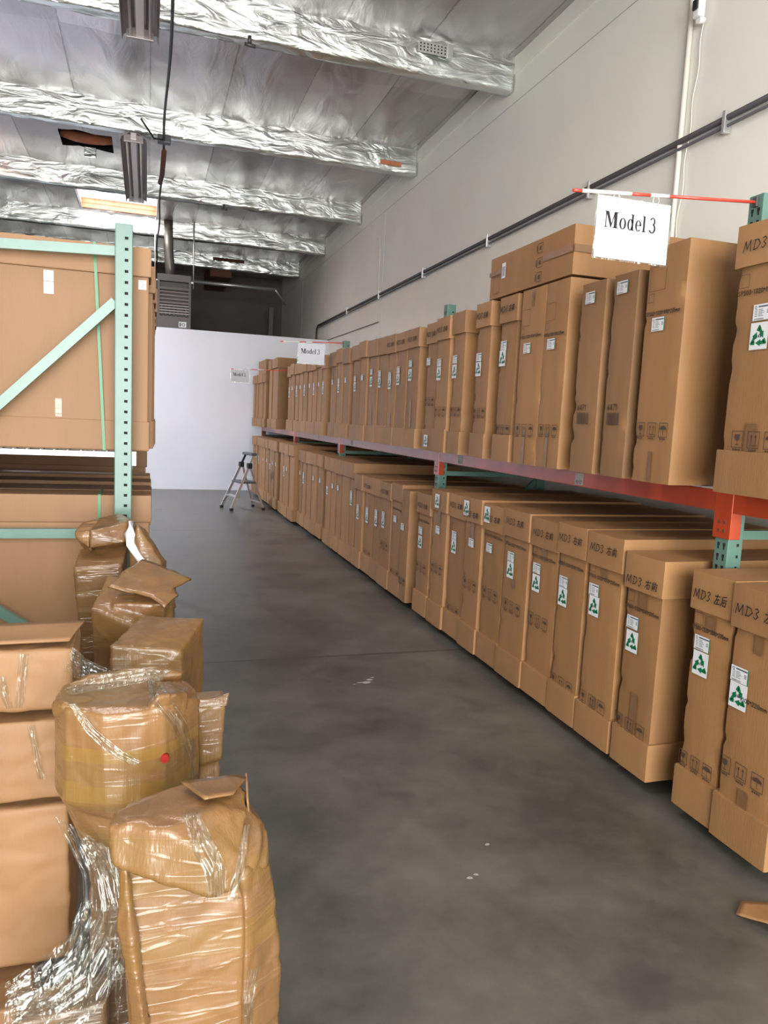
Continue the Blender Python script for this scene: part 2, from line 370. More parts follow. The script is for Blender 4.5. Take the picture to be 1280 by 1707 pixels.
# stroke lettering
GL = {'M': (1.1, [[(0, 0), (.12, .95), (.5, .2), (.85, 1), (.98, .0)]]),
 'D': (.85, [[(.12, .92), (.1, .05)], [(.0, .92), (.55, .88), (.85, .5), (.5, .08), (.03, .05)]]),
 '左': (1, [[(0, .75), (.95, .85)], [(.5, 1), (.35, .5), (0, .05)], [(.35, .45), (.85, .5)], [(.6, .48), (.58, .05)], [(.2, .03), (1, .08)]]),
 '右': (1, [[(0, .75), (.95, .82)], [(.5, 1), (.35, .5), (0, .1)], [(.4, .45), (.42, 0)], [(.4, .45), (.85, .48), (.8, .02)], [(.42, .03), (.8, .05)]]),
 '后': (1, [[(.85, 1), (.2, .88)], [(.2, .88), (.18, .4), (0, 0)], [(.2, .6), (.95, .66)], [(.38, .4), (.4, 0)], [(.38, .4), (.85, .43), (.8, .02)], [(.4, .03), (.8, .05)]]),
 '前': (1, [[(.3, 1), (.4, .85)], [(.7, 1), (.6, .85)], [(0, .75), (1, .8)], [(.15, .6), (.12, 0)], [(.15, .6), (.45, .62), (.43, .05)], [(.15, .4), (.43, .42)], [(.15, .22), (.43, .24)], [(.65, .6), (.65, .2)], [(.9, .65), (.9, .05), (.8, .1)]]),
 '0': (.6, [[(.3, 1), (.05, .75), (.05, .25), (.3, 0), (.55, .25), (.55, .75), (.3, 1)]]),
 '1': (.4, [[(.05, .8), (.25, 1), (.25, 0)]]),
 '2': (.6, [[(.05, .8), (.3, 1), (.55, .75), (.05, 0), (.58, 0)]]),
 '3': (.6, [[(.05, .88), (.35, 1), (.55, .76), (.25, .53), (.58, .28), (.3, 0), (.02, .12)]]),
 '4': (.6, [[(.45, 0), (.45, 1), (.03, .3), (.6, .3)]]),
 '5': (.6, [[(.55, 1), (.1, 1), (.08, .55), (.4, .6), (.57, .3), (.35, 0), (.03, .08)]]),
 '6': (.6, [[(.5, .95), (.15, .7), (.05, .3), (.3, 0), (.56, .3), (.3, .55), (.08, .4)]]),
 '7': (.6, [[(.03, 1), (.57, 1), (.2, 0)]]),
 '8': (.6, [[(.3, .53), (.08, .76), (.3, 1), (.52, .76), (.3, .53), (.05, .27), (.3, 0), (.56, .27), (.3, .53)]]),
 '9': (.6, [[(.5, .6), (.3, .45), (.06, .72), (.3, 1), (.54, .75), (.5, .3), (.15, 0)]]),
 'S': (.65, [[(.55, .85), (.3, 1), (.07, .78), (.5, .3), (.3, 0), (.03, .15)]]),
 'P': (.65, [[(.06, 0), (.06, 1), (.4, 1), (.57, .76), (.4, .5), (.06, .5)]]),
 '-': (.4, [[(.05, .5), (.35, .5)]]),
 '*': (.4, [[(.2, .85), (.2, .5)], [(.05, .75), (.35, .58)], [(.05, .58), (.35, .75)]]),
 'm': (.9, [[(.06, 0), (.06, .6)], [(.06, .5), (.25, .62), (.42, .5), (.42, 0)], [(.42, .5), (.62, .62), (.8, .5), (.8, 0)]]),
 'A': (.7, [[(0, 0), (.32, 1), (.64, 0)], [(.12, .35), (.52, .35)]]), 'E': (.6, [[(.5, 1), (.06, 1), (.06, 0), (.5, 0)], [(.06, .5), (.42, .5)]]),
 'Z': (.6, [[(.04, 1), (.55, 1), (.04, 0), (.56, 0)]]), ' ': (.4, [])}
def write(mk, s, u, v, h, w, slant=0.0, jit=0.0, cw=1.0, gap=.25, rise=0.0, d=0):
    for ch in s:
        W, st = GL[ch]
        for pl in st:
            mk.line([(u + (a * cw + slant * b) * h + random.uniform(-jit, jit) * h, v + (b + random.uniform(-jit, jit)) * h + rise * a) for a, b in pl], w, d)
        u += (W * cw + gap) * h; v += rise * 0.6
    return u
def text_w(s, h, cw=1.0, gap=.25): return sum((GL[c][0] * cw + gap) * h for c in s) - gap * h

# ------------------------------------------------------------------ the room
def room(name, mb, m): return mb.build(name, m, kind='structure')
room('floor', MB().box(-7.2, 4.1, -6.2, 24, -0.1, 0), M['concrete'])
room('wall_right', MB().box(3.9, 4.1, -6.2, 24, 0, 6.6), M['wall'])
room('wall_left', MB().box(-7.2, -7.0, -6.2, 24, 0, 6.6), M['wall_left'])
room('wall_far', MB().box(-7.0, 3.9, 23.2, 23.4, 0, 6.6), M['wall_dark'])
wb = MB().box(-7, -3.8, -6.2, -6.0, 0, 6.6).box(2.6, 3.9, -6.2, -6.0, 0, 6.6).box(-3.8, 2.6, -6.2, -6.0, 4.75, 6.6)
room('wall_back', wb, M['wall'])
room('wall_partition', MB().box(-7.0, 3.9, 16.8, 16.92, 0, 3.44), M['partition'])
room('trim_1', MB().box(3.884, 3.9, -6, 23.2, 5.60, 5.80), M['wall'])          # ledger strip under the roof
room('trim_2', MB().box(3.8985, 3.9, -6, 23.2, 5.285, 5.295), M['grey_label'])  # joint line on the wall
room('trim_3', MB().box(3.897, 3.9, 12.80, 12.82, 3.0, 5.28), M['paper'])
room('trim_4', MB().box(3.897, 3.9, 20.0, 20.03, 0.0, 5.28), M['paper'])

# ceiling: foil sheets sagging between seams, with a torn opening and a skylight shaft
HOLES = [(-1.32, 0.16, 15.78, 17.26), (-1.30, -0.54, 12.66, 13.36), (-2.1, 0.3, 2.95, 4.25), (-4.3, -2.95, 12.4, 13.8)]  # last two openings are added for the unseen fill lamps
def ceiling():
    bm = bmesh.new()
    def cuts(lo, hi, step, extra):
        c = set(); v = lo
        while v < hi: c.add(round(v, 3)); v += step
        c.add(hi)
        for e in extra:
            c = {k for k in c if abs(k - e) > step * 0.45}; c.add(e)
        return sorted(c)
    xs = cuts(-7.0, 3.9, 0.09, [h for H in HOLES for h in H[:2]])
    ys = cuts(-6.0, 23.2, 0.16, [h for H in HOLES for h in H[2:]])
    g = {}
    for i, x in enumerate(xs):
        for j, y in enumerate(ys):
            bay = (y - 1.8) / 3.1; seam = ((x + 0.12 * math.sin(math.floor(bay) * 2.3)) / 0.95) % 1.0
            z = 5.80 - 0.035 * math.sin(PI * seam) ** 0.6 - 0.02 * fb((x * 1.6, y * 0.5, 0), 1.3, 2) - 0.008 * fb((x * 6, y * 1.5, 0), 1.3, 5)
            if abs(seam - 0.5) > 0.44: z += 0.012 * fb((x, y * 6, 0), 1.0, 8)
            g[i, j] = bm.verts.new((x, y, min(z, 5.83)))
    for i in range(len(xs) - 1):
        for j in range(len(ys) - 1):
            cx, cy = (xs[i] + xs[i + 1]) / 2, (ys[j] + ys[j + 1]) / 2
            if any(a < cx < b and c < cy < d for a, b, c, d in HOLES): continue
            f = bm.faces.new((g[i, j], g[i, j + 1], g[i + 1, j + 1], g[i + 1, j])); f.smooth = True
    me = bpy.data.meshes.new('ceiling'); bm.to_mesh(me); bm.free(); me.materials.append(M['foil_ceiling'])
    o = bpy.data.objects.new('ceiling', me); COL.objects.link(o); o['kind'] = 'structure'
ceiling()
# one skylight shaft, two added unseen for fill light: plywood walls, bright frosted dome
for n, (a, b, c, d) in enumerate((HOLES[0], HOLES[2], HOLES[3]), 1):
    s = MB(); t = 0.03; zt = 6.00 if n == 1 else 6.28
    s.box(a - t, b + t, d, d + t, 5.80, zt).box(a - t, b + t, c - t, c, 5.80, zt).box(a - t, a, c, d, 5.80, zt).box(b, b + t, c, d, 5.80, zt)
    s.box(a, b, d - 0.012, d, 5.895, 5.902)
    room('trim_%d' % (4 + n), s, M['wood_orange'])
    room('window_%d' % n, MB().box(a, b, c, d, zt, zt + .03), M['sky_panel'])
    if n == 1:
        w = MB().box(a - 0.04, a, c, d, 5.755, 5.80).box(b, b + 0.03, c, d, 5.755, 5.80)
        room('trim_8', w, M['paper'])
# roof deck above the torn opening
v = MB().box(-1.8, -0.2, 12.3, 13.8, 6.2, 6.24).box(-1.8, -1.76, 12.3, 13.8, 5.84, 6.2).box(-0.24, -0.2, 12.3, 13.8, 5.84, 6.2).box(-1.8, -0.2, 13.76, 13.8, 5.84, 6.2).box(-1.8, -0.2, 12.3, 12.34, 5.84, 6.2)
room('roof_void', v, M['void'])
o = MB().tube([(-1.32, 13.28, 5.93), (-1.1, 13.28, 5.90), (-0.9, 13.28, 5.895), (-0.7, 13.28, 5.905), (-0.5, 13.28, 5.93)], [0.06, 0.075, 0.08, 0.075, 0.06], 14).build('roof_joist', M['wood_orange'])
tag(o, 'rounded orange timber joist showing in the torn square opening of the foil ceiling', 'joist')
o = MB().box(-0.98, -0.80, 13.30, 13.33, 5.62, 5.78, 0.01).build('foil_flap', M['foil_beam'])
tag(o, 'loose scrap of foil hanging from the edge of the torn ceiling opening', 'foil flap')

# foil wrapped roof beams
def roof_beam(y, label, zt=5.86, zb=5.42, th=0.14):
    bm = bmesh.new(); xs = [-6.99 + 0.045 * i for i in range(int(10.88 / 0.045) + 1)] + [3.89]
    prof = []
    nz = 9
    for k in range(nz): prof.append((-th / 2, zt + (zb - zt) * k / (nz - 1)))
    for k in range(1, 4): prof.append((-th / 2 + th * k / 4, zb))
    for k in range(nz): prof.append((th / 2, zb + (zt - zb) * k / (nz - 1)))
    rings = []
    for x in xs:
        r = []
        for k, (dy, z) in enumerate(prof):
            p = Vector((x, y + dy, z))
            a = 0.026 * fb((x * 1.1, z * 4, y), 1.4, y) + 0.016 * abs(fb((x * 2.5, z * 7, y), 1.1, y + 3)) + 0.004 * fb((x * 9, z * 12, y), 1.3, y)
            ctr = 0.5 if z > zb + 0.1 else 0.8
            sg = -1 if dy < 0 else 1
            r.append(bm.verts.new((x, p.y + sg * a * ctr, z + 0.010 * fb((x * 3, k, y), 1.0, 4) * (0 if z > zt - 0.05 else 1))))
        rings.append(r)
    for r0, r1 in zip(rings, rings[1:]):
        for k in range(len(prof) - 1):
            f = bm.faces.new((r0[k], r1[k], r1[k + 1], r0[k + 1])); f.smooth = True
    bm.faces.new(rings[-1]); bm.faces.new(rings[0][::-1])
    bmesh.ops.recalc_face_normals(bm, faces=bm.faces)
    me = bpy.data.meshes.new('roof_beam'); bm.to_mesh(me); bm.free(); me.materials.append(M['foil_beam'])
    e = bpy.data.objects.new('roof_beam', me); COL.objects.link(e)
    tag(e, label, 'beam', 'foil wrapped roof beams'); return e
BEAMY = [5.0, 8.14, 11.29, 14.38, 17.46, 20.5]
BL = ['foil wrapped roof beam out of view above the near end of the aisle',
 'nearest foil wrapped roof beam, at the top of the photo, carrying a short metal conduit',
 'second foil wrapped roof beam from the top, with a torn patch of wood at its right end',
 'third foil wrapped roof beam, between the torn ceiling opening and the skylight',
 'fourth foil wrapped roof beam, brightly lit just past the skylight',
 'farthest foil wrapped roof beam, above the heater and the dark back room']
rb = [roof_beam(y, l) for y, l in zip(BEAMY, BL)][1:]
MB().box(3.30, 3.62, 11.185, 11.205, 5.50, 5.56).build('bare_wood_patch', M['wood_orange'], rb[1])
MB().box(1.6, 2.4, 20.39, 20.41, 5.62, 5.70).build('bare_wood_patch', M['wood_dark'], rb[4])
# short conduit and bracket on the first beam
e = empty('beam_conduit', (3.5, 8.02, 5.66), 'short galvanised conduit and perforated strap on the nearest roof beam', 'conduit')
MB().tube([(-0.42, 0, 0.02), (0.36, 0, 0.02)], 0.012).build('pipe', M['galv'], e)
MB().box(-0.45, -0.38, -0.02, 0.02, -0.06, 0.08, 0.004).build('bracket', M['galv'], e)
s = MB().box(-0.78, -0.45, -0.012, 0.0, -0.05, 0.06).mat(1)
for i in range(8):
    for j in range(3): s.box(-0.76 + i * 0.04, -0.745 + i * 0.04, -0.014, -0.010, -0.035 + j * 0.032, -0.02 + j * 0.032)
s.build('perforated_strap', [M['galv'], M['hole']], e)
# small beam clamps
for (x, y, l) in ((0.95, 8.05, 'small metal clamp hanging under the nearest roof beam'), (1.30, 14.30, 'small metal clamp hanging under the third roof beam')):
    e = MB().tube([(x, y, 5.44), (x, y, 5.37)], 0.02).tube([(x - 0.05, y, 5.36), (x + 0.06, y, 5.35)], 0.018).build('beam_clamp', M['dark_steel']); tag(e, l, 'clamp')
# pipe and loose insulation in the dark back room
o = MB().tube([(0.95, 20.2, 5.0), (3.2, 20.2, 5.0)], 0.05).tube([(3.2, 20.2, 5.0), (3.55, 20.6, 4.7)], 0.03).build('ceiling_pipe', M['galv'])
tag(o, 'horizontal galvanised pipe high in the dark back room behind the partition', 'pipe')
o = MB().box(1.55, 2.1, 20.6, 22.9, 5.25, 5.7).build('air_duct', M['wood_dark'])
tag(o, 'dark brown boxed duct above the pipe in the dark back room', 'duct')
o = MB().box(3.30, 3.42, 21.8, 21.9, 3.8, 4.75).build('wall_bracket', M['dark_steel']); tag(o, 'narrow dark upright bar at the right side of the dark back room', 'bar')

# black cable run hugging the beams above the aisle
pts = []
for k in range(0, 64):
    y = 4.5 + k * 0.25
    pts.append((0.19 + 0.012 * math.sin(y * 1.7), y, 5.33 - 0.04 * abs(math.sin((y - 8.14) / 3.12 * PI))))
e = empty('ceiling_conduit', (0, 0, 0), 'black conduit running along the aisle under the foil beams', 'conduit')
MB().tube(pts, 0.016).build('pipe', M['black_plastic'], e)
MB().box(0.11, 0.28, 11.08, 11.2, 5.30, 5.40, 0.01).mat(0).build('junction_box', M['dark_steel'], e)
MB().tube([(0.17, 11.0, 5.30), (0.06, 10.7, 5.20), (-0.10, 10.45, 5.33)], 0.012).build('cable', M['black_plastic'], e)
MB().tube([(0.20, 11.4, 5.28), (0.19, 12.2, 5.20), (0.17, 12.9, 5.27)], 0.035).build('flexible_sleeve', M['wood_dark'], e)

# fluorescent fixtures
def fixture(xc, y0, y1, z, label, hang):
    e = empty('strip_light', (xc, (y0 + y1) / 2, z), label, 'ceiling light', 'unlit strip lights over the aisle')
    h = (y1 - y0) / 2; s = MB()
    n = 8
    prof = [(-0.165, -0.06), (-0.15, -0.01), (-0.09, 0.03), (-0.05, 0.05), (0.05, 0.05), (0.09, 0.03), (0.15, -0.01), (0.165, -0.06)]
    for (a, b), (c, d) in zip(prof, prof[1:]):
        s.poly([(a, -h, b), (c, -h, d), (c, h, d), (a, h, b)])
    s.flat = True
    r = s.build('reflector', M['fixture_paint'], e)
    sol = r.modifiers.new('thickness', 'SOLIDIFY'); sol.thickness = 0.006
    MB().box(-0.035, 0.035, -h, h, -0.035, 0.05, 0.004).build('ballast_channel', M['fixture_in'], e)
    for sx in (-0.085, 0.085):
        MB().tube([(sx, -h + 0.06, -0.035), (sx, h - 0.06, -0.035)], 0.013, 10).build('lamp_tube', M['fixture_in'], e)
    for sy in (-1, 1):
        MB().box(-0.12, 0.12, sy * (h - 0.05) - 0.02, sy * (h - 0.05) + 0.02, -0.055, 0.03, 0.003).build('socket_plate', M['fixture_paint'], e)
    for hy, hz in hang:
        MB().box(-0.05, 0.05, hy - (y0 + y1) / 2 - 0.03, hy - (y0 + y1) / 2 + 0.03, 0.05, hz - z, 0.004).build('hanger', M['dark_steel'], e)
    return e
fixture(-0.085, 4.8, 7.72, 5.1, 'unlit strip light cut off by the top edge of the photo', [(5.0, 5.43)])
fixture(-0.19, 10.5, 13.5, 5.12, 'unlit strip light hanging in front of the skylight', [(11.29, 5.43)])

# unit heater
def heater():
    e = empty('unit_heater', (0.54, 17.12, 3.30), 'dark grey louvred unit heater hanging above the white partition', 'heater')
    MB().box(-0.35, -0.30, 0, 0.6, 0.10, 1.30).box(0.30, 0.35, 0, 0.6, 0.10, 1.30).box(-0.30, 0.30, 0.0, 0.6, 1.16, 1.30).box(-0.30, 0.30, 0, 0.6, 0.10, 0.42).box(-0.3, 0.3, 0.16, 0.6, 0.42, 1.16).build('casing', M['heater_paint'], e)
    MB().box(-0.3, 0.3, -0.005, 0.02, 0.98, 1.03).build('crossbar', M['heater_paint'], e)
    for i in range(4):
        z = 0.94 - i * 0.075
        s = MB().beam((-0.30, 0.03, z), (0.30, 0.03, z), 0.06, 0.022, (0, -0.35, 1)); s.build('louvre', M['louvre_paint'], e)
    for i in range(4):
        z = 0.64 - i * 0.055
        MB().box(-0.3, 0.3, 0.0, 0.02, z, z + 0.018).build('louvre', M['louvre_paint'], e)
    s = MB()
    for i in range(7): s.box(-0.27 + i * 0.085, -0.245 + i * 0.085, 0.02, 0.1, 0.44, 0.66)
    s.build('inner_fins', M['dark_steel'], e)
    mk = Mark(lambda u, v, d=0: (u, -0.003 - d, v))
    mk.q(0.10, 0.26, 0.20, 0.32); mk.mat(1).ring(0.20, 0.26, 0.035, 0.035, 0.02, 0.02, d=0.001).q(0.115, 0.15, 0.22, 0.30, 0.001)
    mk.build('rating_label', [M['paper'], M['blue_grey_ink']], e)
    for sx in (-0.40, 0.40):
        MB().tube([(sx, 0.1, 1.05), (sx, 0.1, 2.45)], 0.014).box(min(sx, sx * 0.8), max(sx, sx * 0.8), 0.08, 0.12, 1.16, 1.19).build('hanger_rod', M['galv'], e)
    MB().tube([(-0.08, 0.3, 1.28), (-0.09, 0.3, 1.55), (-0.12, 0.3, 1.85), (-0.13, 0.3, 2.5)], 0.10, 16).build('flue_pipe', M['flue'], e)
heater()

# conduits and camera on the right wall
e = empty('wall_conduit', (3.86, 2, 3.9), 'dark grey metal conduit running the length of the right wall', 'conduit')
p = [(0, -4, 0.02), (0, 15.75, -0.03), (0, 15.88, -0.08), (0, 15.93, -0.2), (0, 15.93, -1.2)]
MB().tube(p, 0.022).build('pipe', M['dark_steel'], e)
p2 = [(x - 0.0, y - 0.0, z - 0.055) for x, y, z in p[:2]]
MB().tube(p2, 0.012).build('cable', M['grey_plastic'], e)
for y in (1.0, 2.55, 4.25, 6.4, 8.6, 10.8, 13):
    MB().box(-0.03, 0.03, y, y + 0.03, -0.10, 0.05, 0.005).build('clip', M['galv'], e)
o = MB().tube([(3.885, 12.9, 3.42), (3.885, 16.9, 3.45)], 0.008).build('wall_cable', M['grey_plastic']); tag(o, 'thin grey cable on the wall below the dark conduit', 'cable')
o = MB().tube([(3.88, 13.2, 4.9), (3.88, 13.05, 4.88), (3.88, 12.98, 4.7), (3.88, 12.98, 3.9)], 0.007).build('wall_cable', M['pvc']); tag(o, 'thin cream cable bending down the far part of the right wall', 'cable')
o = MB().tube([(3.875, 5.07, 2.0), (3.875, 5.07, 5.55)], 0.02, 12).build('wall_pipe', M['pvc']); tag(o, 'cream vertical pipe on the right wall behind the signs', 'pipe')
e = empty('security_camera', (3.86, 4.93, 4.72), 'small white security camera high on the right wall', 'camera')
MB().box(-0.06, 0.0, -0.035, 0.035, 0.0, 0.14, 0.015).build('housing', M['rod_white'], e)
MB().box(-0.075, -0.055, -0.025, 0.025, 0.05, 0.12, 0.008).build('lens_window', M['black_plastic'], e)
MB().tube([(0.02, 0, -0.005), (-0.03, 0, -0.01)], 0.025, 12).build('mount', M['rod_white'], e)
pts = [(0.02, 0.0 + 0.012 * math.sin(k * 0.9) + 0.004 * k, -0.02 - 0.06 * k) for k in range(34)]
MB().tube(pts, 0.005, 6).build('cord', M['pvc'], e)

# ------------------------------------------------------------------ pallet racks
PX = 2.44
def upright(parent, x, y, z1, face, rear=False):
    """80 mm post; face gives the side with paired teardrop slots"""
    w = 0.08
    s = MB().box(x, x + w, y, y + w, 0, z1, 0.004).mat(1)
    z = 0.08
    while z < z1 - 0.03:
        if face == 'x' and not rear:
            for yy in (y + 0.022, y + 0.056):
                s.box(x - 0.001, x + 0.001, yy - 0.007, yy + 0.007, z, z + 0.014)
                s.box(x - 0.001, x + 0.001, yy - 0.004, yy + 0.004, z - 0.016, z)
        if not rear: s.box(x + 0.044 if face == 'y' else x + 0.048, x + 0.060, y - 0.001, y + 0.001, z, z + 0.013)
        z += 0.051
    return s.build('upright_post', [M['teal'], M['hole']], parent)
rack = empty('pallet_rack', (0, 0, 0), 'long pallet rack along the right wall with teal posts and orange shelf beams', 'rack')
POSTS = [2.62, 6.07, 9.60, 12.78, 16.62]
for k, y in enumerate(POSTS):
    upright(rack, PX, y, 2.70, 'x'); upright(rack, PX + 0.98, y, 2.70, 'x', True)
    for z in (0.25, 1.25, 2.3): MB().beam((PX + 0.08, y + 0.04, z), (PX + 0.98, y + 0.04, z), 0.03, 0.04).build('frame_brace', M['teal'], rack)
    MB().beam((PX + 0.08, y + 0.04, 0.3), (PX + 0.98, y + 0.04, 1.2), 0.03, 0.04).build('frame_brace', M['teal'], rack)
    c = MB().box(PX - 0.008, PX + 0.05, y - 0.012, y + 0.092, 1.235, 1.452, 0.003).mat(1)
    for yy in (y + 0.024, y + 0.056):
        for zz in (1.262, 1.30): c.box(PX - 0.010, PX - 0.007, yy - 0.006, yy + 0.006, zz, zz + 0.014)
    c.build('beam_connector', [M['orange'], M['wood_dark']], rack)
    MB().box(PX - 0.04, PX + 0.12, y - 0.03, y + 0.11, 0.0, 0.008).build('base_plate', M['teal'], rack)
segs = [(-1.0, POSTS[0])] + [(a + 0.09, b) for a, b in zip(POSTS, POSTS[1:])]
for a, b in segs:
    MB().box(PX - 0.004, PX + 0.045, a, b, 1.352, 1.446, 0.004).build('shelf_beam', M['orange'], rack)
    MB().box(PX + 0.98, PX + 1.03, a, b, 1.352, 1.446, 0.004).build('shelf_beam', M['orange'], rack)
    d = MB(); y = a + 0.05
    while y < b - 0.03: d.box(PX - 0.004, PX + 1.0, y, y + 0.005, 1.448, 1.453); y += 0.06
    for k in range(9): d.box(PX - 0.004 + k * 0.12, PX + k * 0.12, a + 0.03, b - 0.03, 1.4475, 1.4525)
    d.build('wire_deck', M['white_metal'], rack)
for (y, w, s) in ((3.83, 0.09, 'A2-EZ'), (5.60, 0.085, 'A2-EZ'), (9.0, 0.09, 'A'), (10.9, 0.09, 'A')):
    F = lambda u, v, d=0, y=y: (PX - 0.0055 - d, y - u, v)
    mk = Mark(F); mk.q(-w / 2, w / 2, 1.362, 1.432); mk.mat(1)
    if len(s) > 1: write(mk, s, -0.032, 1.37, 0.018, 0.003, cw=.8, d=0.001)
    mk.build('beam_label', [M['grey_label'], M['marker']], rack)
# low dark skids under the bottom row
for k, (a, b) in enumerate(segs):
    b = b - 0.05; a = max(a, 2.05) + 0.05
    s = MB().box(PX + 0.02, PX + 0.12, a, b, 0, 0.058).box(PX + 0.85, PX + 0.95, a, b, 0, 0.058)
    o = s.build('floor_skid', M['wood_dark'])
    tag(o, 'dark low timber skid under the bottom row, %s rack bay' % ['nearest', 'second', 'third', 'fourth', 'farthest'][k], 'skid', 'skids under the bottom row')

# ------------------------------------------------------------------ tall cartons
ORD = ['first', 'second', 'third', 'fourth', 'fifth', 'sixth', 'seventh', 'eighth', 'ninth', 'tenth', 'eleventh', 'twelfth', 'thirteenth', 'fourteenth',
 'fifteenth', 'sixteenth', 'seventeenth', 'eighteenth', 'nineteenth', 'twentieth']
def ordinal(n):
    if n <= 20: return ORD[n - 1]
    return {2: 'twenty-', 3: 'thirty-', 4: 'forty-'}[n // 10] + ORD[n % 10 - 1] if n % 10 else {3: 'thirtieth', 4: 'fortieth'}[n // 10]
DEPTH = 1.30
def panel_box(x0, x1, y0, y1, z0, z1, amp, seed, bev=0.005, pinch=False):
    """a carton shell: subdivided box whose walls bow and whose front edges are dented"""
    bm = bmesh.new()
    nz = max(2, int((z1 - z0) / 0.03)); ny = max(2, int((y1 - y0) / 0.035)); nx = 8
    def add(face):
        pass
    idx = {}
    def vert(i, j, k):
        key = (i, j, k)
        if key in idx: return idx[key]
        tx, ty, tz = i / nx, j / ny, k / nz
        # tighter steps near the edges
        x = x0 + (x1 - x0) * (tx ** 2.2); y = y0 + (y1 - y0) * ty; z = z0 + (z1 - z0) * tz
        dx = dy = dz = 0
        e = math.sin(PI * tz) ** 0.4
        if i == 0: dx = -amp * 1.2 * math.sin(PI * ty) * e * (0.6 + fb((seed, 0, z), 2.0)) 
        if j == 0 or j == ny:
            sg = -1 if j == 0 else 1
            dy = sg * amp * e * fb((x * 2, seed, z * 2), 1.6) * (1 - tx)
            if pinch and i <= 1:
                w = max(0, fb((0, seed * 3 + sg, z), 13.0) - .12)
                dy -= sg * w * 0.016; dx += w * 0.014 if i == 0 else 0
        if k == nz: dz = -amp * 0.8 * math.sin(PI * ty) * (1 + fb((x, y, seed), 3))
        if i in (0, nx) and j in (0, ny): dx += bev * 0.5 * (1 if i == 0 else -1); dy += bev * 0.5 * (1 if j == 0 else -1)
        idx[key] = bm.verts.new((x + dx, y + dy, z + dz)); return idx[key]
    for j in range(ny):
        for k in range(nz):
            bm.faces.new((vert(0, j, k), vert(0, j + 1, k), vert(0, j + 1, k + 1), vert(0, j, k + 1)))
            bm.faces.new((vert(nx, j, k), vert(nx, j, k + 1), vert(nx, j + 1, k + 1), vert(nx, j + 1, k)))
    for i in range(nx):
        for k in range(nz):
            bm.faces.new((vert(i, 0, k), vert(i, 0, k + 1), vert(i + 1, 0, k + 1), vert(i + 1, 0, k)))
            bm.faces.new((vert(i, ny, k), vert(i + 1, ny, k), vert(i + 1, ny, k + 1), vert(i, ny, k + 1)))
        for j in range(ny):
            bm.faces.new((vert(i, j, nz), vert(i, j + 1, nz), vert(i + 1, j + 1, nz), vert(i + 1, j, nz)))
            bm.faces.new((vert(i, j, 0), vert(i + 1, j, 0), vert(i + 1, j + 1, 0), vert(i, j + 1, 0)))
    bmesh.ops.recalc_face_normals(bm, faces=bm.faces)
    for f in bm.faces: f.smooth = True
    me = bpy.data.meshes.new('carton_shell'); bm.to_mesh(me); bm.free()
    me.set_sharp_from_angle(angle=math.radians(35))
    return me
def shell(name, mesh, m, parent):
    me = mesh; me.materials.append(m); o = bpy.data.objects.new(name, me); COL.objects.link(o); o.parent = parent; return o

def recycle(F, u, v, r, parent, wt=0.045, name='recycling_sticker'):
    mk = Mark(F); mk.q(u - wt, u + wt, v - r, v + r); st = mk.build(name, M['paper'], parent)
    mk = Mark(F); R = wt * 1.13
    # three bent arrows chasing each other round a triangle
    V = [(math.cos(math.radians(90 - 120 * k)), math.sin(math.radians(90 - 120 * k)) - .12) for k in range(3)]
    def Q(side, t, off):      # point on a side of the triangle, off = distance inwards
        (ax, ay), (bx, by) = V[side % 3], V[(side + 1) % 3]
        nx, ny = -((ax + bx) / 2), -((ay + by) / 2 + .12); L = math.hypot(nx, ny)
        return (u + (ax + (bx - ax) * t + nx / L * off) * R, v + (ay + (by - ay) * t + ny / L * off) * R * 1.05)
    W = .26
    for k in range(3):
        mk.pg([Q(k - 1, .70, 0), Q(k - 1, .93, 0), Q(k - 1, .82, W), Q(k - 1, .70, W)], 0.0006)
        mk.pg([Q(k - 1, .93, 0), Q(k, .07, 0), Q(k, .20, W), Q(k - 1, .82, W)], 0.0006)
        mk.pg([Q(k, .07, 0), Q(k, .40, 0), Q(k, .40, W), Q(k, .20, W)], 0.0006)
        mk.pg([Q(k, .38, -.13), Q(k, .66, W / 2), Q(k, .38, W + .12)], 0.0006)
    mk.build('recycling_symbol', M['green_ink'], st)
    mk = Mark(F)
    for q in range(3): mk.q(u - 0.012 + q * 0.009, u - 0.006 + q * 0.009, v - 0.006, v + 0.004, 0.0006)
    mk.build('print', M['blue_grey_ink'], st)
    return st
def label_sticker(F, u, v, parent, w=0.092, h=0.062):
    mk = Mark(F); mk.q(u - w / 2, u + w / 2, v - h / 2, v + h / 2).mat(2).q(u + w * .44, u + w / 2, v - h / 2, v + h / 2, .0005).mat(1)
    mk.q(u - w * .22, u + w * .42, v + h * .30, v + h * .40, .0006)
    mk.ring(u - w * .36, v + h * .33, .006, .006, .0035, .0035, d=.0006, n=10)
    for k in range(5):
        mk.q(u - w * .40, u - w * .26, v + h * (.16 - .1 * k), v + h * (.195 - .1 * k), .0006)
        mk.q(u - w * .20, u + w * (.02 + .05 * (k % 3)), v + h * (.16 - .1 * k), v + h * (.195 - .1 * k), .0006)
    for k in range(3): mk.q(u + w * .26, u + w * .38, v + h * (.08 - .09 * k), v + h * (.13 - .09 * k), .0006)
    x = u - w * .42
    while x < u + w * .1:
        ww = random.choice((.0008, .0014, .002)); mk.q(x, x + ww, v - h * .46, v - h * .36, .0006); x += ww + .0015
    return mk.build('shipping_label', [M['paper'], M['blue_grey_ink'], M['green_ink']], parent)
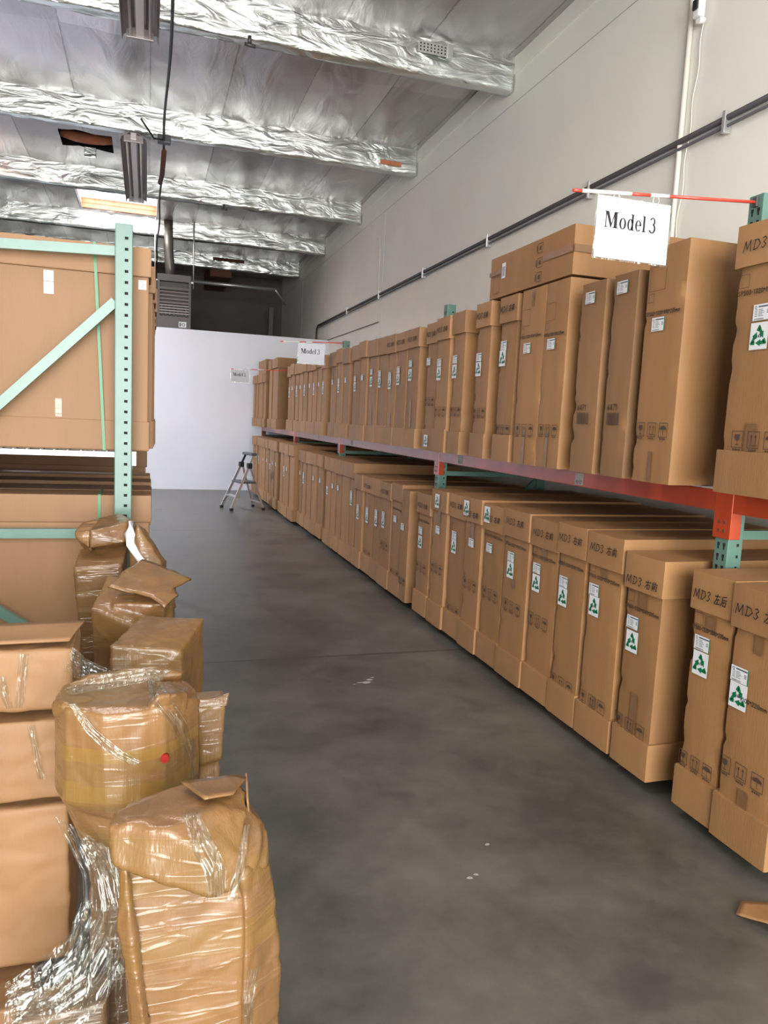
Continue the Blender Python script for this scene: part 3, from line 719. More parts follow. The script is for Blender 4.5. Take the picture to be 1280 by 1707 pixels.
def icons(F, u, v, parent, s=0.058, gap=0.028):
    mk = Mark(F); lw = 0.0028
    for k in range(3):
        c = u + (k - 1) * (s + gap); h = s * 1.12
        mk.line([(c - s / 2, v - h / 2), (c + s / 2, v - h / 2), (c + s / 2, v + h / 2), (c - s / 2, v + h / 2), (c - s / 2, v - h / 2)], lw)
        if k == 0:
            mk.pg([(c - .013, v + .020), (c - .011, v + .002), (c - .003, v - .006), (c + .003, v - .006), (c + .011, v + .002), (c + .013, v + .020)])
            mk.q(c - .0015, c + .0015, v - .02, v - .006).q(c - .009, c + .009, v - .024, v - .020)
        elif k == 1:
            for dx in (-.011, .011):
                mk.q(c + dx - .0018, c + dx + .0018, v - .018, v + .012).pg([(c + dx - .006, v + .010), (c + dx + .006, v + .010), (c + dx, v + .022)])
            mk.q(c - .02, c + .02, v - .024, v - .0205)
        else:
            mk.ring(c, v + .002, .022, .018, 0.0, 0.0, 0, 180, 10)
            mk.q(c - .0012, c + .0012, v - .02, v + .002).line([(c, v - .02), (c + .006, v - .022)], .0025)
        for q in range(4): mk.q(c - .020 + q * .0105, c - .013 + q * .0105, v - h / 2 - .013, v - h / 2 - .005)
    return mk.build('printed_icons', M['ink'], parent)
CATS = 'carton'
def carton(prefix, n, y0, y1, z0, z1, capped, label, group, xf=2.23, d=DEPTH, lid=0.17, tray=0.18, sp=None, seed=0, top=None):
    yc = (y0 + y1) / 2; w = y1 - y0 - (0.004 if yc < 7 else 0.016)
    e = empty('tall_carton', (xf, yc, z0), label, CATS, group)
    H = z1 - z0; hw = w / 2; detail = yc < 7
    ins = (0.014 if detail else 0.022) if capped else 0.0
    bz0 = tray - 0.01 if capped else 0.0; bz1 = H - (lid - 0.01 if capped else 0.0)
    F = face_x(ins - 0.006 if capped else -0.006, 0.0)
    cm = M['card_dark'] if 'num' in (sp or {}) else M['card']
    shell('body', panel_box(ins, d - ins, -hw + ins, hw - ins, bz0, bz1, 0.0022 if detail else 0.001, seed, pinch=detail), cm, e)
    if capped:
        shell('lid', panel_box(-0.002, d, -hw, hw, H - lid + random.uniform(-.008, .008), H, 0.0025, seed + 3), M['card_lid'], e)
        shell('bottom_tray', panel_box(-0.002, d, -hw, hw, 0, tray + random.uniform(-.008, .008), 0.0018, seed + 7), M['card_lid'], e)
    sp = sp or {}
    def rel(yz): return (yc - yz[0], yz[1] - z0)
    FT = face_x(-0.010, 0.0)
    if 'label' in sp: u, v = rel(sp['label']); label_sticker(F, max(-hw + .06, min(hw - .06, u)), v, e)
    if 'rec' in sp: u, v = rel(sp['rec']); recycle(F, max(-hw + .055, min(hw - .055, u)), v, 0.052, e)
    if 'reccap' in sp: u, v = rel(sp['reccap']); recycle(FT, max(-hw + .055, min(hw - .055, u)), v, 0.055, e)
    if 'rectray' in sp: recycle(face_x(-0.009, 0), 0.0, sp['rectray'] - z0, 0.05, e)
    if 'icons' in sp:
        u, v = rel(sp['icons']); k = min(1.0, (w - .03) / 0.25); icons(F, max(-0.02, min(0.02, u)), v, e, 0.058 * k, 0.026 * k)
    if 'text' in sp:
        mk = Mark(F); u, v = rel(sp['text']); s = sp.get('str', 'SP503-1320*1010*235mm'); h = 0.017
        cw = min(1.0, (w - 0.035 - len(s) * .2 * h) / max(1e-3, text_w(s, h, 1, 0)))
        tw = text_w(s, h, cw, .2); write(mk, s, -tw / 2, v, h, 0.0034, cw=cw, gap=.2); mk.build('printed_size', M['ink'], e)
    if 'square' in sp:
        mk = Mark(F); v = sp['square'] - z0; a = -hw + 0.03; q = sp.get('sq', .05)
        mk.line([(a, v), (a + q, v), (a + q, v + q), (a, v + q), (a, v)], .002)
        if q > .06: mk.line([(a + .0, v - .05), (a + .035, v - .05), (a + .035, v - .012), (a, v - .012), (a, v - .05)], .002)
        mk.build('printed_box', M['ink'], e)
    if 'tape' in sp:
        for (a, b, ww) in sp['tape']:
            mk = Mark(F); mk.q(0.0 - ww / 2, 0.0 + ww / 2, a - z0, b - z0, -0.0005); mk.build('tape', M['tape'], e)
    if 'hand' in sp:
        mk = Mark(FT); u, v = rel(sp['hand']); s = sp.get('hs', 'MD3 右前'); h = 0.042
        cw = min(.9, (w - .06) / text_w(s, h, 1, .22)); tw = text_w(s, h, cw, .22 * cw)
        write(mk, s, -tw / 2, v - h / 2, h, 0.0042 if yc < 4.5 else .005, slant=.12, jit=.03, cw=cw, gap=.22 * cw); mk.build('handwriting', M['marker'], e)
    if 'num' in sp:
        mk = Mark(F); write(mk, '6471', -0.06, sp['num'] + .0 - z0, .03, .0045, cw=.95, gap=.2)
        x = -0.06
        while x < .045: ww = random.choice((.003, .005)); mk.q(x, x + ww, sp['num'] - .075 - z0, sp['num'] - .012 - z0); x += ww + random.choice((.002, .004))
        mk.build('printed_number', M['ink'], e)
    return e
# ---- lower row: (near y, far y, top, capped, spec)
Z0 = 0.06
LOW = [
 (2.04, 2.337, 1.11, 1, dict(label=(2.265, .754), rec=(2.263, .669), icons=(2.21, .374), text=(2.173, .655), str='*1000*220mm', tape=[(.235, .31, .05), (.86, .93, .045)], hand=(2.2, 1.018), hs='MD3 左后')),
 (2.337, 2.589, 1.113, 1, dict(label=(2.50, .809), rec=(2.50, .721), icons=(2.473, .285), text=(2.46, .862), str='SP503-1320*1040*235mm', square=.885, tape=[(.88, .935, .06)], hand=(2.47, 1.02), hs='MD3 左后')),
 (2.756, 3.046, 1.11, 1, dict(label=(2.96, .775), rec=(2.955, .682), icons=(2.92, .272), text=(2.90, .84), str='SP503-1320*1040*235mm', square=.875, tape=[(.24, .44, .05), (.85, .94, .06)], hand=(2.93, .985))),
 (3.064, 3.383, 1.16, 1, dict(label=(3.30, .856), rec=(3.29, .771), icons=(3.24, .268), text=(3.2, .92), square=.95, tape=[(.24, .30, .04), (.93, .99, .05)], hand=(3.22, 1.085))),
 (3.39, 3.686, 1.163, 1, dict(label=(3.60, .832), rec=(3.60, .746), icons=(3.55, .258), text=(3.53, .925), square=.945, hand=(3.54, 1.085))),
 (3.686, 4.011, 1.15, 1, dict(label=(3.92, .844), rec=(3.92, .754), icons=(3.87, .533), text=(3.84, .91), square=.94, tape=[(.90, .99, .06)], hand=(3.86, 1.065))),
 (4.011, 4.366, 1.161, 1, dict(label=(4.24, .854), rec=(4.24, .768), icons=(4.19, .538), text=(4.19, .925), square=.945, tape=[(.66, .72, .045)], hand=(4.19, 1.085))),
 (4.366, 4.69, 1.152, 1, dict(label=(4.58, .851), icons=(4.53, .54), text=(4.53, .93), reccap=(4.61, 1.08), hand=(4.49, 1.06), hs='MD3 右前')),
 (4.69, 4.997, 1.167, 1, dict(label=(4.85, .841), icons=(4.84, .54), tape=[(.87, .99, .06)], reccap=(4.93, 1.085), hand=(4.80, 1.05))),
 (4.997, 5.324, 1.157, 1, dict(label=(5.2, .839), rec=(5.2, .754), icons=(5.16, .262), square=.93, sq=.08, hand=(5.16, 1.075))),
 (5.324, 5.65, 1.157, 1, dict(label=(5.50, .835), icons=(5.49, .529), tape=[(.88, .99, .06)], reccap=(5.50, 1.07))),
 (5.68, 6.005, 1.094, 1, dict(label=(5.90, .769), rec=(5.90, .671), icons=(5.85, .461), text=(5.85, .85), hand=(5.85, .99))),
 (6.19, 6.40, 1.077, 0, dict(label=(6.33, .737), icons=(6.29, .248), square=.92, sq=.06)),
 (6.40, 6.716, 1.111, 1, dict(label=(6.60, .772), icons=(6.56, .262), text=(6.5, .86))),
 (6.72, 7.07, 1.095, 1, dict(label=(6.95, .765), rec=(6.95, .688), icons=(6.89, .47), hand=(6.89, 1.0))),
 (7.07, 7.38, 1.10, 1, dict(label=(7.25, .746), rec=(7.25, .66))),
 (7.38, 7.732, 1.09, 1, dict(label=(7.6, .728), rec=(7.6, .645), icons=(7.55, .27), hand=(7.55, .99))),
 (7.732, 8.06, 1.09, 1, dict(label=(7.92, .72), rec=(7.92, .64)))]
ee = [8.08, 8.334, 8.70, 8.98, 9.25, 9.57, None, 9.72, 10.08, 10.44, 10.80, 11.10, 11.37, 11.82, 12.12, 12.42, 12.76, None, 12.90, 13.25, 13.62, 13.97, 14.35, 14.75, 15.10, 15.45, 15.80, 16.15]
k = 0
for a, b in zip(ee, ee[1:]):
    if a is None or b is None: continue
    top = 1.195 if a < 11.3 else 1.245
    sp = {}
    if k % 3 != 1: sp['label'] = ((a + b) / 2 + .02, .84)
    if k % 4 == 0: sp['rec'] = ((a + b) / 2 + .02, .755)
    LOW.append((a, b, top, 1, sp)); k += 1
nL = len(LOW)
LX = {0: 'cut off by the right edge of the photo', 1: 'beside the one cut off by the photo edge',
 2: 'just beyond the nearest teal post', 3: 'second beyond the nearest teal post', 4: 'third beyond the nearest teal post',
 5: 'with icons half way down, fourth past the near post', 6: 'with icons half way down, fifth past the near post', 7: 'nearest of three stickered on the lid',
 8: 'middle of three stickered on the lid', 9: 'bare lid, between two whose lids carry stickers', 10: 'farthest of three stickered on the lid',
 11: 'slightly low, just before the second teal post', 12: 'plain, without lid or tray, just past the second teal post'}
for i, (a, b, t, cap, sp) in enumerate(LOW):
    xf = 2.23 + random.uniform(-.006, .012) if a < 11.3 else 2.16 + random.uniform(-.01, .01)
    if i in (0, 1, 12): xf -= 0.0
    base = ('brown lidded carton' if cap else 'plain brown carton')
    if i in LX: lab = '%s %s, bottom row' % (base, LX[i]) if i != 12 else 'plain brown carton without lid or tray, just past the second teal post, bottom row'
    else: lab = 'lidded brown carton, %s from the near end of the bottom row' % ordinal(i + 1)
    carton('low', i, a, b, Z0, t, cap, lab, 'tall cartons on the bottom row of the right rack', xf=xf, sp=sp, seed=i * 1.7)
# ---- upper row
Z1 = 1.4535
UP = [
 (2.21, 2.545, 2.52, 1, dict(label=(2.38, 2.169), rec=(2.385, 2.078), icons=(2.33, 1.675), text=(2.34, 2.245), str='SP503-1320*1010*220mm', square=2.275, tape=[(1.63, 1.74, .055)], hand=(2.34, 2.43), hs='MD3 右前')),
 (2.815, 3.094, 2.54, 0, dict(label=(2.98, 2.185), icons=(2.96, 1.70), text=(2.96, 2.228), str='SP503-1320*990*235mm', square=2.34, sq=.11, tape=[(1.46, 1.60, .022)])),
 (3.173, 3.377, 2.467, 0, dict(label=(3.29, 2.399), num=1.79)),
 (3.438, 3.668, 2.467, 0, dict(label=(3.57, 2.387), num=1.79)),
 (3.784, 4.047, 2.532, 0, dict(label=(3.94, 2.174), icons=(3.91, 1.675), text=(3.9, 2.222), square=2.31, sq=.10, tape=[(1.46, 1.66, .03)])),
 (4.047, 4.347, 2.532, 0, dict(label=(4.23, 2.172), icons=(4.2, 1.67), text=(4.2, 2.235), square=2.31, sq=.10, tape=[(1.46, 1.66, .03), (2.42, 2.52, .03)])),
 (4.40, 4.66, 2.532, 1, dict(label=(4.58, 2.217), rec=(4.59, 2.135), icons=(4.53, 1.663), hand=(4.53, 2.45))),
 (4.785, 5.033, 2.54, 1, dict(label=(4.96, 2.164), rec=(4.96, 2.085), icons=(4.91, 1.777), hand=(4.91, 2.45))),
 (5.247, 5.488, 2.535, 1, dict(label=(5.43, 2.181), rec=(5.43, 2.09), icons=(5.37, 1.785))),
 (5.514, 5.799, 2.526, 1, dict(label=(5.72, 2.173), rec=(5.72, 2.085), icons=(5.66, 1.785), hand=(5.66, 2.43))),
 (5.80, 6.059, 2.512, 1, dict(label=(6.02, 2.199), icons=(5.94, 1.87), rectray=1.535, hand=(5.93, 2.42))),
 (6.22, 6.548, 2.511, 1, dict(label=(6.44, 2.209), rec=(6.44, 2.107), tape=[(1.64, 1.87, .03)], hand=(6.38, 2.42))),
 (6.548, 6.855, 2.509, 1, dict(label=(6.78, 2.168), rec=(6.78, 2.08), hand=(6.7, 2.42))),
 (6.855, 7.145, 2.515, 1, dict(label=(7.05, 2.13), rec=(7.05, 2.05), tape=[(1.64, 1.76, .03)], hand=(7.0, 2.42))),
 (7.145, 7.488, 2.52, 1, dict(label=(7.42, 2.164), rec=(7.42, 2.075))),
 (7.488, 7.847, 2.526, 1, dict(label=(7.72, 2.197), rec=(7.72, 2.095), tape=[(1.64, 1.82, .03)]))]
eu = [7.86, 8.169, 8.489, None, 8.60, 8.922, 9.233, 9.56, None, 9.80, 10.07, 10.383, 10.688, 11.02, 11.37, 11.71, 12.04, 12.36, 12.70]
k = 0
for a, b in zip(eu, eu[1:]):
    if a is None or b is None: continue
    UP.append((a, b, 2.52 + .02 * (k % 3 == 0), 1, dict(label=((a + b) / 2 + .03, 2.15), **({'rec': ((a + b) / 2 + .03, 2.06)} if k % 2 else {})))); k += 1
for a, b in ((13.35, 13.70), (13.70, 14.05), (14.05, 14.42)): UP.append((a, b, 2.72, 1, {}))
for a, b in ((14.85, 15.20), (15.20, 15.55), (15.55, 15.90), (15.90, 16.25), (16.25, 16.58)): UP.append((a, b, 2.52, 1, {}))
UX = {0: 'lidded carton on the upper shelf, cut off by the right photo edge',
 1: 'widest plain carton on the shelf, under the near hanging sign, its long side showing',
 2: 'plain dark brown carton printed 6471, the one nearer the wide carton',
 3: 'plain brown carton printed 6471, the one farther from the wide carton',
 4: 'plain shelf carton under the near end of the lying carton',
 5: 'plain brown carton, middle one of those carrying the lying carton',
 6: 'lidded carton with marker writing under the far end of the lying carton',
 7: 'lidded carton on the shelf, first one past the lying carton',
 8: 'lidded carton on the shelf showing a wide pale side, second past the lying carton',
 10: 'lidded carton with a green recycling sticker low on its tray, on the shelf'}
for i, (a, b, t, cap, sp) in enumerate(UP):
    lab = UX.get(i) or 'lidded brown carton, %s from the near end of the upper shelf' % ordinal(i + 1)
    if 13 < a < 14.5: lab = '%s of three extra tall lidded cartons near the far end of the shelf' % {13.35: 'nearest', 13.70: 'middle', 14.05: 'farthest'}[a]
    xf = (2.25 if a < 13 else 2.20) + random.uniform(-.006, .010)
    carton('up', i, a, b, Z1, t, cap, lab, 'tall cartons on the upper shelf of the right rack', xf=xf, sp=sp, seed=40 + i * 1.7)
# cartons lying across the upper row
def lying(x, y0, y1, z0, z1, label, marks):
    e = empty('lying_carton', (x, (y0 + y1) / 2, z0), label, CATS)
    hw = (y1 - y0) / 2; H = z1 - z0
    shell('body', panel_box(0, DEPTH, -hw, hw, 0, H, 0.004, x + y0, pinch=False), M['card'], e)
    if marks:
        F = face_x(-0.006, 0)
        mk = Mark(F)
        for q in range(3):
            v = H * .78 - q * .085
            mk.line([(hw - .40, v - .028), (hw - .34, v - .028), (hw - .34, v + .028), (hw - .40, v + .028), (hw - .40, v - .028)], .003)
            mk.q(hw - .38, hw - .36, v - .012, v + .012).q(hw - .415, hw - .407, v - .02, v + .02)
        mk.build('printed_icons', M['ink'], e)
        mk = Mark(F); a = -hw + .19
        mk.q(a, a + .055, H * .42, H * .78).mat(1)
        for q in range(5): mk.q(a + .008 + q * .008, a + .012 + q * .008, H * .46, H * .70, .0006)
        mk.build('shipping_label', [M['paper'], M['blue_grey_ink']], e)
        mk = Mark(F); mk.line([(-hw + .07, .03), (-hw + .16, .03), (-hw + .16, .14), (-hw + .07, .14), (-hw + .07, .03)], .003); mk.build('printed_box', M['ink'], e)
        mk = Mark(F); mk.q(-hw, -hw + .19, H * .55, H * .66, -.0004); mk.build('tape', M['tape'], e)
        mk = Mark(F); mk.q(hw - .34, hw, H * .45, H * .60, -.0004); mk.build('tape', M['tape'], e)
        mk = Mark(lambda u, v, d=0: (u, -hw - .007 - d, v)); mk.q(0, .13, H * .45, H * .60); mk.build('tape', M['tape'], e)
    return e
lying(2.26, 3.79, 4.86, 2.548, 2.822, 'long brown carton lying flat on top of three standing cartons', True)
lying(2.22, 14.9, 15.9, 2.524, 2.79, 'brown carton lying flat at the far end of the upper shelf', False)

# ------------------------------------------------------------------ hanging signs
def serif_sign(rod_tip, post, x0, x1, z0, z1, y, label, rod_label, detail=True):
    ex, ey, ez = rod_tip; px, py, pz = post
    r = empty('sign_rod', (px, py, pz), rod_label, 'rod')
    d = Vector(rod_tip) - Vector(post); cuts = [0, .55, .68, .74, .93, 1.0]; ms = ['rod_red', 'rod_red', 'rod_white', 'rod_red', 'rod_white', 'rod_red']
    cuts = [0, .50, .60, .70, .76, .90, .955, 1.0]; ms = ['rod_red', 'rod_white', 'rod_red', 'rod_white', 'rod_white', 'rod_white', 'rod_red']
    for a, b, m in zip(cuts, cuts[1:], ms):
        MB().tube([d * a, d * b], 0.0065 if m == 'rod_red' else .0075, 10).build('rod_section', M[m], r)
    MB().box(-.012, .004, -.012, .012, -.02, .02, .003).build('magnet', M['dark_steel'], r)
    w, h = x1 - x0, z1 - z0
    e = empty('hanging_sign', ((x0 + x1) / 2, y, z0), label, 'sign')
    MB().box(-w / 2, w / 2, -.0015, .0015, 0, h).build('paper_sheet', M['paper_sign'], e)
    MB().box(-w / 2 - .006, w / 2 + .012, .002, .003, -.006, h + .004).build('plastic_sleeve', M['film'], e)
    mk = Mark(lambda u, v, dd=0: (u, -.0022 - dd, v))
    k, kv = w * .205, w * .27; u = -w * .39; v = h * .50
    def R(a, b, c, d_): mk.q(u + a * k, u + b * k, v + c * kv, v + d_ * kv)
    def O(cx, cy, rx, ry, ix, iy, a0=0, a1=360, n=24): mk.ring(u + cx * k, v + cy * kv, rx * k, ry * kv, ix * k, iy * kv, a0, a1, n)
    R(.06, .12, 0, .66); R(.62, .82, 0, .66); R(0, .2, 0, .035); R(.54, .90, 0, .035); R(0, .16, .63, .665); R(.72, .90, .63, .665)
    mk.pg([(u + .06 * k, v + .665 * kv), (u + .26 * k, v + .665 * kv), (u + .47 * k, v + .16 * kv), (u + .40 * k, v)])
    mk.pg([(u + .40 * k, v), (u + .44 * k, v), (u + .70 * k, v + .665 * kv), (u + .63 * k, v + .665 * kv)])
    u += .96 * k; O(.24, .23, .23, .24, .10, .205); u += .52 * k
    O(.22, .23, .20, .24, .08, .20, 20, 340); R(.30, .43, 0, .67); R(.24, .36, .64, .675); R(.36, .50, 0, .035); u += .54 * k
    O(.22, .23, .21, .24, .09, .205, 0, 318); R(.08, .42, .23, .265); u += .47 * k
    R(.07, .20, 0, .67); R(.01, .12, .64, .675); R(0, .28, 0, .035); u += .48 * k
    O(.22, .495, .19, .17, .085, .125, -75, 160, 20); O(.21, .20, .24, .21, .12, .155, -155, 80, 20)
    mk.build('lettering', M['marker'], e)
    for sx in (-w * .26, w * .28):
        zt = d.z * 0 + (ez + (pz - ez) * (((x0 + x1) / 2 + sx - ex) / (px - ex))) - z0
        pts = [(sx + .014 * math.cos(t), -.004, zt - .012 - .022 * (1 + math.sin(t)) + .012) for t in [k2 * PI / 5 for k2 in range(11)]]
        MB().tube(pts, .0018, 6).build('hanging_ring', M['white_metal'], e)
serif_sign((1.56, 2.655, 2.60), (2.437, 2.655, 2.668), 1.672, 2.012, 2.365, 2.598, 2.655, 'near white paper sign reading Model 3 hanging from a red and white rod', 'red and white rod holding the nearest sign, on the nearest teal post')
serif_sign((1.61, 9.62, 2.63), (2.437, 9.62, 2.67), 1.84, 2.19, 2.37, 2.63, 9.62, 'middle white paper sign reading Model 3 above the shelf cartons', 'thin red and white rod holding the middle sign')
serif_sign((1.33, 12.80, 2.43), (2.437, 12.80, 2.47), 1.33, 1.63, 2.22, 2.42, 12.80, 'farthest and smallest paper sign in front of the white partition', 'thin pale rod holding the farthest sign')

# ------------------------------------------------------------------ step ladder
def ladder():
    e = empty('step_ladder', (1.36, 13.38, 0), 'small aluminium folding step ladder with dark platform standing at the far end of the aisle', 'ladder')
    e.rotation_euler = (0, 0, 0.265)
    W = 0.24   # half width, along local y; local x = depth
    hx, hz = 0.34, 0.80; tx, tz = 0.42, 1.0
    for s in (-1, 1):
        wt = W - .05
        f = MB().beam((0, s * W, .03), (hx, s * wt, hz), .022, .045, (1, 0, .4)); f.build('front_rail', M['alu'], e)
        MB().beam((hx, s * wt, hz), (tx, s * (wt - .01), tz - .02), .02, .035, (1, 0, .4)).build('handle_post', M['alu' if s < 0 else 'black_plastic'], e)
        MB().beam((.60, s * W, .03), (hx + .01, s * (wt - .02), hz), .018, .032, (1, 0, -.4)).build('rear_leg', M['alu'], e)
        MB().box(hx - .045, hx + .045, s * wt - .035, s * wt + .035, hz - .06, hz + .035, .012).build('hinge_block', M['black_plastic'], e)
        MB().box(-.03, .03, s * W - .025, s * W + .025, 0, .045, .008).build('foot', M['black_plastic'], e)
        MB().box(.575, .63, s * W - .02, s * W + .02, 0, .04, .008).build('foot', M['black_plastic'], e)
        MB().beam((.09, s * (W - .03), .20), (.02, s * (W - .02), .12), .015, .015).build('step_brace', M['dark_steel'], e)
    MB().box(.07, .16, -W + .01, W - .01, .225, .25, .005).build('step', M['alu'], e)
    MB().box(.17, .47, -W + .03, W - .03, .47, .51, .012).build('platform', M['grey_plastic'], e)
    MB().box(tx - .06, tx + .05, -W + .02, W - .02, tz - .035, tz + .015, .018).build('hand_grip', M['grey_plastic'], e)
    MB().beam((.565, -W + .01, .13), (.565, W - .01, .13), .02, .02).build('rear_crossbar', M['alu'], e)
ladder()

# ------------------------------------------------------------------ left rack with its big cartons
lr = empty('pallet_rack', (0, 0, 0), 'teal pallet rack on the left with a pierced post and diagonal braces', 'rack')
upright(lr, -0.150, 3.86, 2.55, 'y'); upright(lr, -1.22, 3.86, 2.55, 'y', True)
upright(lr, -0.150, 7.30, 2.55, 'y', True); upright(lr, -1.22, 7.30, 2.55, 'y', True)
for a, b in (((-1.14, 3.90, 2.385), (-.15, 3.90, 2.425)), ((-1.14, 3.90, 1.065), (-.15, 3.90, 1.065)), ((-1.14, 3.90, 1.19), (-.15, 3.90, 2.19)), ((-1.14, 3.90, 1.02), (-.15, 3.90, .31)), ((-1.14, 3.90, .2), (-.15, 3.90, .2))):
    MB().beam(a, b, .035, .045).build('frame_brace', M['teal_light'], lr)
MB().box(-.105, -.072, 3.95, 7.29, 1.36, 1.45, .004).build('shelf_beam', M['orange'], lr)
MB().box(-1.22, -1.18, 3.95, 7.29, 1.36, 1.45, .004).build('shelf_beam', M['orange'], lr)
d = MB().box(-1.18, -.07, 3.93, 3.96, 1.442, 1.466)
for k in range(18): d.box(-1.15 + k * .06, -1.145 + k * .06, 3.92, 7.2, 1.466, 1.471)
for k in range(20): d.box(-1.18, -.07, 3.95 + k * .17, 3.955 + k * .17, 1.462, 1.467)
d.box(-.072, -.050, 3.95, 3.97, 1.40, 1.47)
d.build('wire_deck', M['white_metal'], lr)
def big_carton(y, z0, z1, x1, label, strap, lid=.14, tray=.15, marks=False, name='big_carton', w=.235):
    x0 = x1 - 1.32; xc = (x0 + x1) / 2
    e = empty(name, (xc, y, z0), label, CATS, 'big cartons on the left rack'); H = z1 - z0; hx = .66
    MB().box(-hx + .008, hx - .008, .008, w - .008, .01, H - .01, .006).build('body', M['card_left'], e)
    MB().box(-hx - .004, hx + .004, -.008, w, H - lid, H, .006).build('lid', M['card_left'], e)
    MB().box(-hx, hx, 0, w, 0, tray, .007).build('bottom_tray', M['card_left'], e)
    if strap:
        s = MB(); a, b = strap
        s.beam((a - xc, -.011, H), (b - xc, -.006, 0), .014, .002, (0, 1, 0)); s.beam((a - xc, -.004, H + .002), (a - xc, w, H + .002), .014, .002)
        s.build('packing_strap', M['strap_green'], e)
    if marks:
        mk = Mark(lambda u, v, dd=0: (u - xc, .0062 - dd, v - z0))
        mk.q(-.477, -.433, 2.275, 2.325).q(-.477, -.433, 2.215, 2.272); mk.build('paper_label', M['paper_sign'], e)
        mk = Mark(lambda u, v, dd=0: (u - xc, .0062 - dd, v - z0))
        mk.q(-.045, -.008, 2.275, 2.32).mat(1).line([(-.035, 2.315), (-.02, 2.30), (-.03, 2.285)], .002, .0005); mk.build('paper_label', [M['pvc'], M['ink']], e)
        mk = Mark(lambda u, v, dd=0: (u - xc, .0062 - dd, v - z0))
        mk.q(-.43, -.40, 1.63, 1.72); mk.build('tape', M['card_tape'], e)
    return e
big_carton(4.00, 1.472, 2.475, .012, 'biggest visible carton on the left rack shelf, green strapped, facing the camera', (-.249, -.203), marks=True)
big_carton(4.00, .235, 1.245, .022, 'green strapped lidded carton on the bottom level of the left rack, below the shelf', (-.226, -.220))
for k in range(8):
    y = 4.28 + k * .27 + .0; n = ordinal(k + 2)
    big_carton(y, 1.472, 2.44 - .015 * (k % 3), .034 + .006 * (k % 3) + .002 * k, 'shelf carton of the left rack, %s from the front, only its edge showing' % n, None)
    big_carton(y, .235, 1.19 - .02 * (k % 2), .020 + .004 * (k % 3), 'bottom level carton of the left rack, %s from the front, mostly hidden' % n, None)
for k in range(5):  # added unseen rear row, keeps light from the left out of the rack
    y = 4.0 + k * .64; n = ORD[k]
    for (a, b, t) in ((1.472, 2.44, 'upper'), (.002, 1.468, 'lower')):
        e = empty('big_carton', (-2.02, y, a), 'added unseen %s carton blocking light behind the left rack, %s from the front' % (t, n), CATS, 'added light blocking cartons behind the left rack')
        MB().box(-.66, .66, .01, .60, .01, b - a - .01, .006).build('body', M['card_left'], e)
        MB().box(-.668, .668, 0, .61, b - a - .14, b - a, .007).build('lid', M['card_left'], e)
big_carton(6.62, .235, 1.34, .0, 'taller carton added to block light at the back of the left rack bottom level', None)  # added to close off light from the far end below the shelf
o = MB().box(-1.25, .0, 4.0, 7.2, 0.0, .14).box(-1.25, .0, 4.0, 4.1, .14, .234).box(-1.25, .0, 5.5, 5.6, .14, .234).box(-1.25, 0, 6.9, 7.0, .14, .234).build('pallet', M['wood_dark'])
tag(o, 'dark timber pallet base under the left rack bottom cartons', 'pallet')

# ------------------------------------------------------------------ film-wrapped packages (faceted, crumpled)
def hull_mesh(hulls, voxel=0.012, smooth=4):
    bm = bmesh.new()
    for pts in hulls:
        vs = [bm.verts.new(p) for p in pts]
        r = bmesh.ops.convex_hull(bm, input=vs, use_existing_faces=False)
        dead = list({g for g in r['geom_interior'] + r['geom_unused'] if isinstance(g, bmesh.types.BMVert) and g.is_valid})
        if dead: bmesh.ops.delete(bm, geom=dead, context='VERTS')
    me = bpy.data.meshes.new('hull'); bm.to_mesh(me); bm.free()
    o = bpy.data.objects.new('hull', me); COL.objects.link(o)
    md = o.modifiers.new('r', 'REMESH'); md.mode = 'VOXEL'; md.voxel_size = voxel; md.use_smooth_shade = True
    if smooth:
        sm = o.modifiers.new('s', 'SMOOTH'); sm.iterations = smooth; sm.factor = .5
    dg = bpy.context.evaluated_depsgraph_get(); out = bpy.data.meshes.new_from_object(o.evaluated_get(dg))
    bpy.data.objects.remove(o); bpy.data.meshes.remove(me); return out
def crease(q, w=5.0): return max(0.0, 1.0 - abs(noise.noise(q)) * w)
def crumple(me, seed, amp=.008, ridge=.005, dirn=(1, .3, .5), rs=16):
    me.update(); d = Vector(dirn).normalized(); d2 = d.cross(Vector((.2, 1, .1))).normalized() + d * .6; d2.normalize()
    ns = [v.normal.copy() for v in me.vertices]; S = Vector((seed, seed * .7, 0))
    for v, n in zip(me.vertices, ns):
        p = v.co.copy(); pj = p + Vector((fb(p, 6, seed), fb(p, 6, seed + 4), fb(p, 6, seed + 8))) * .02
        q = pj * rs - d * (pj * rs).dot(d) * .88; q2 = pj * rs * .7 - d2 * (pj * rs * .7).dot(d2) * .85     # folds run along d and d2
        a = amp * .8 * fb(p, 4, seed)
        vd = noise.voronoi(pj * 7 + S)[0]; a += -amp * .45 * max(0.0, .16 - (vd[1] - vd[0])) / .16           # flat facets with valleys between
        a += ridge * .7 * crease(q + S, 3.5) * (.2 + .8 * abs(fb(p, 4, seed + 9))) * 1.5
        a += ridge * .45 * crease(q * 1.9 - S, 4) * max(0.0, fb(p, 5, seed + 2) + .3)
        a += ridge * .6 * crease(q2 + S * 2, 4) * max(0.0, fb(p, 3.5, seed + 5) + .15)
        v.co = p + n * a
    me.update()
    for f in me.polygons: f.use_smooth = True
def wrapped(parent, name, hulls, m, seed, **kw):
    vox = kw.pop('voxel', .010); sm = kw.pop('smooth', 1)
    me = hull_mesh(hulls, vox, sm); crumple(me, seed, **kw); me.materials.clear(); me.materials.append(M[m])
    o = bpy.data.objects.new(name, me); COL.objects.link(o); o.parent = parent
    if parent: 
        me.transform(Matrix.Translation(-parent.location))
    return o
def prism(quad_top, quad_bot): return [tuple(p) for p in quad_top] + [tuple(p) for p in quad_bot]
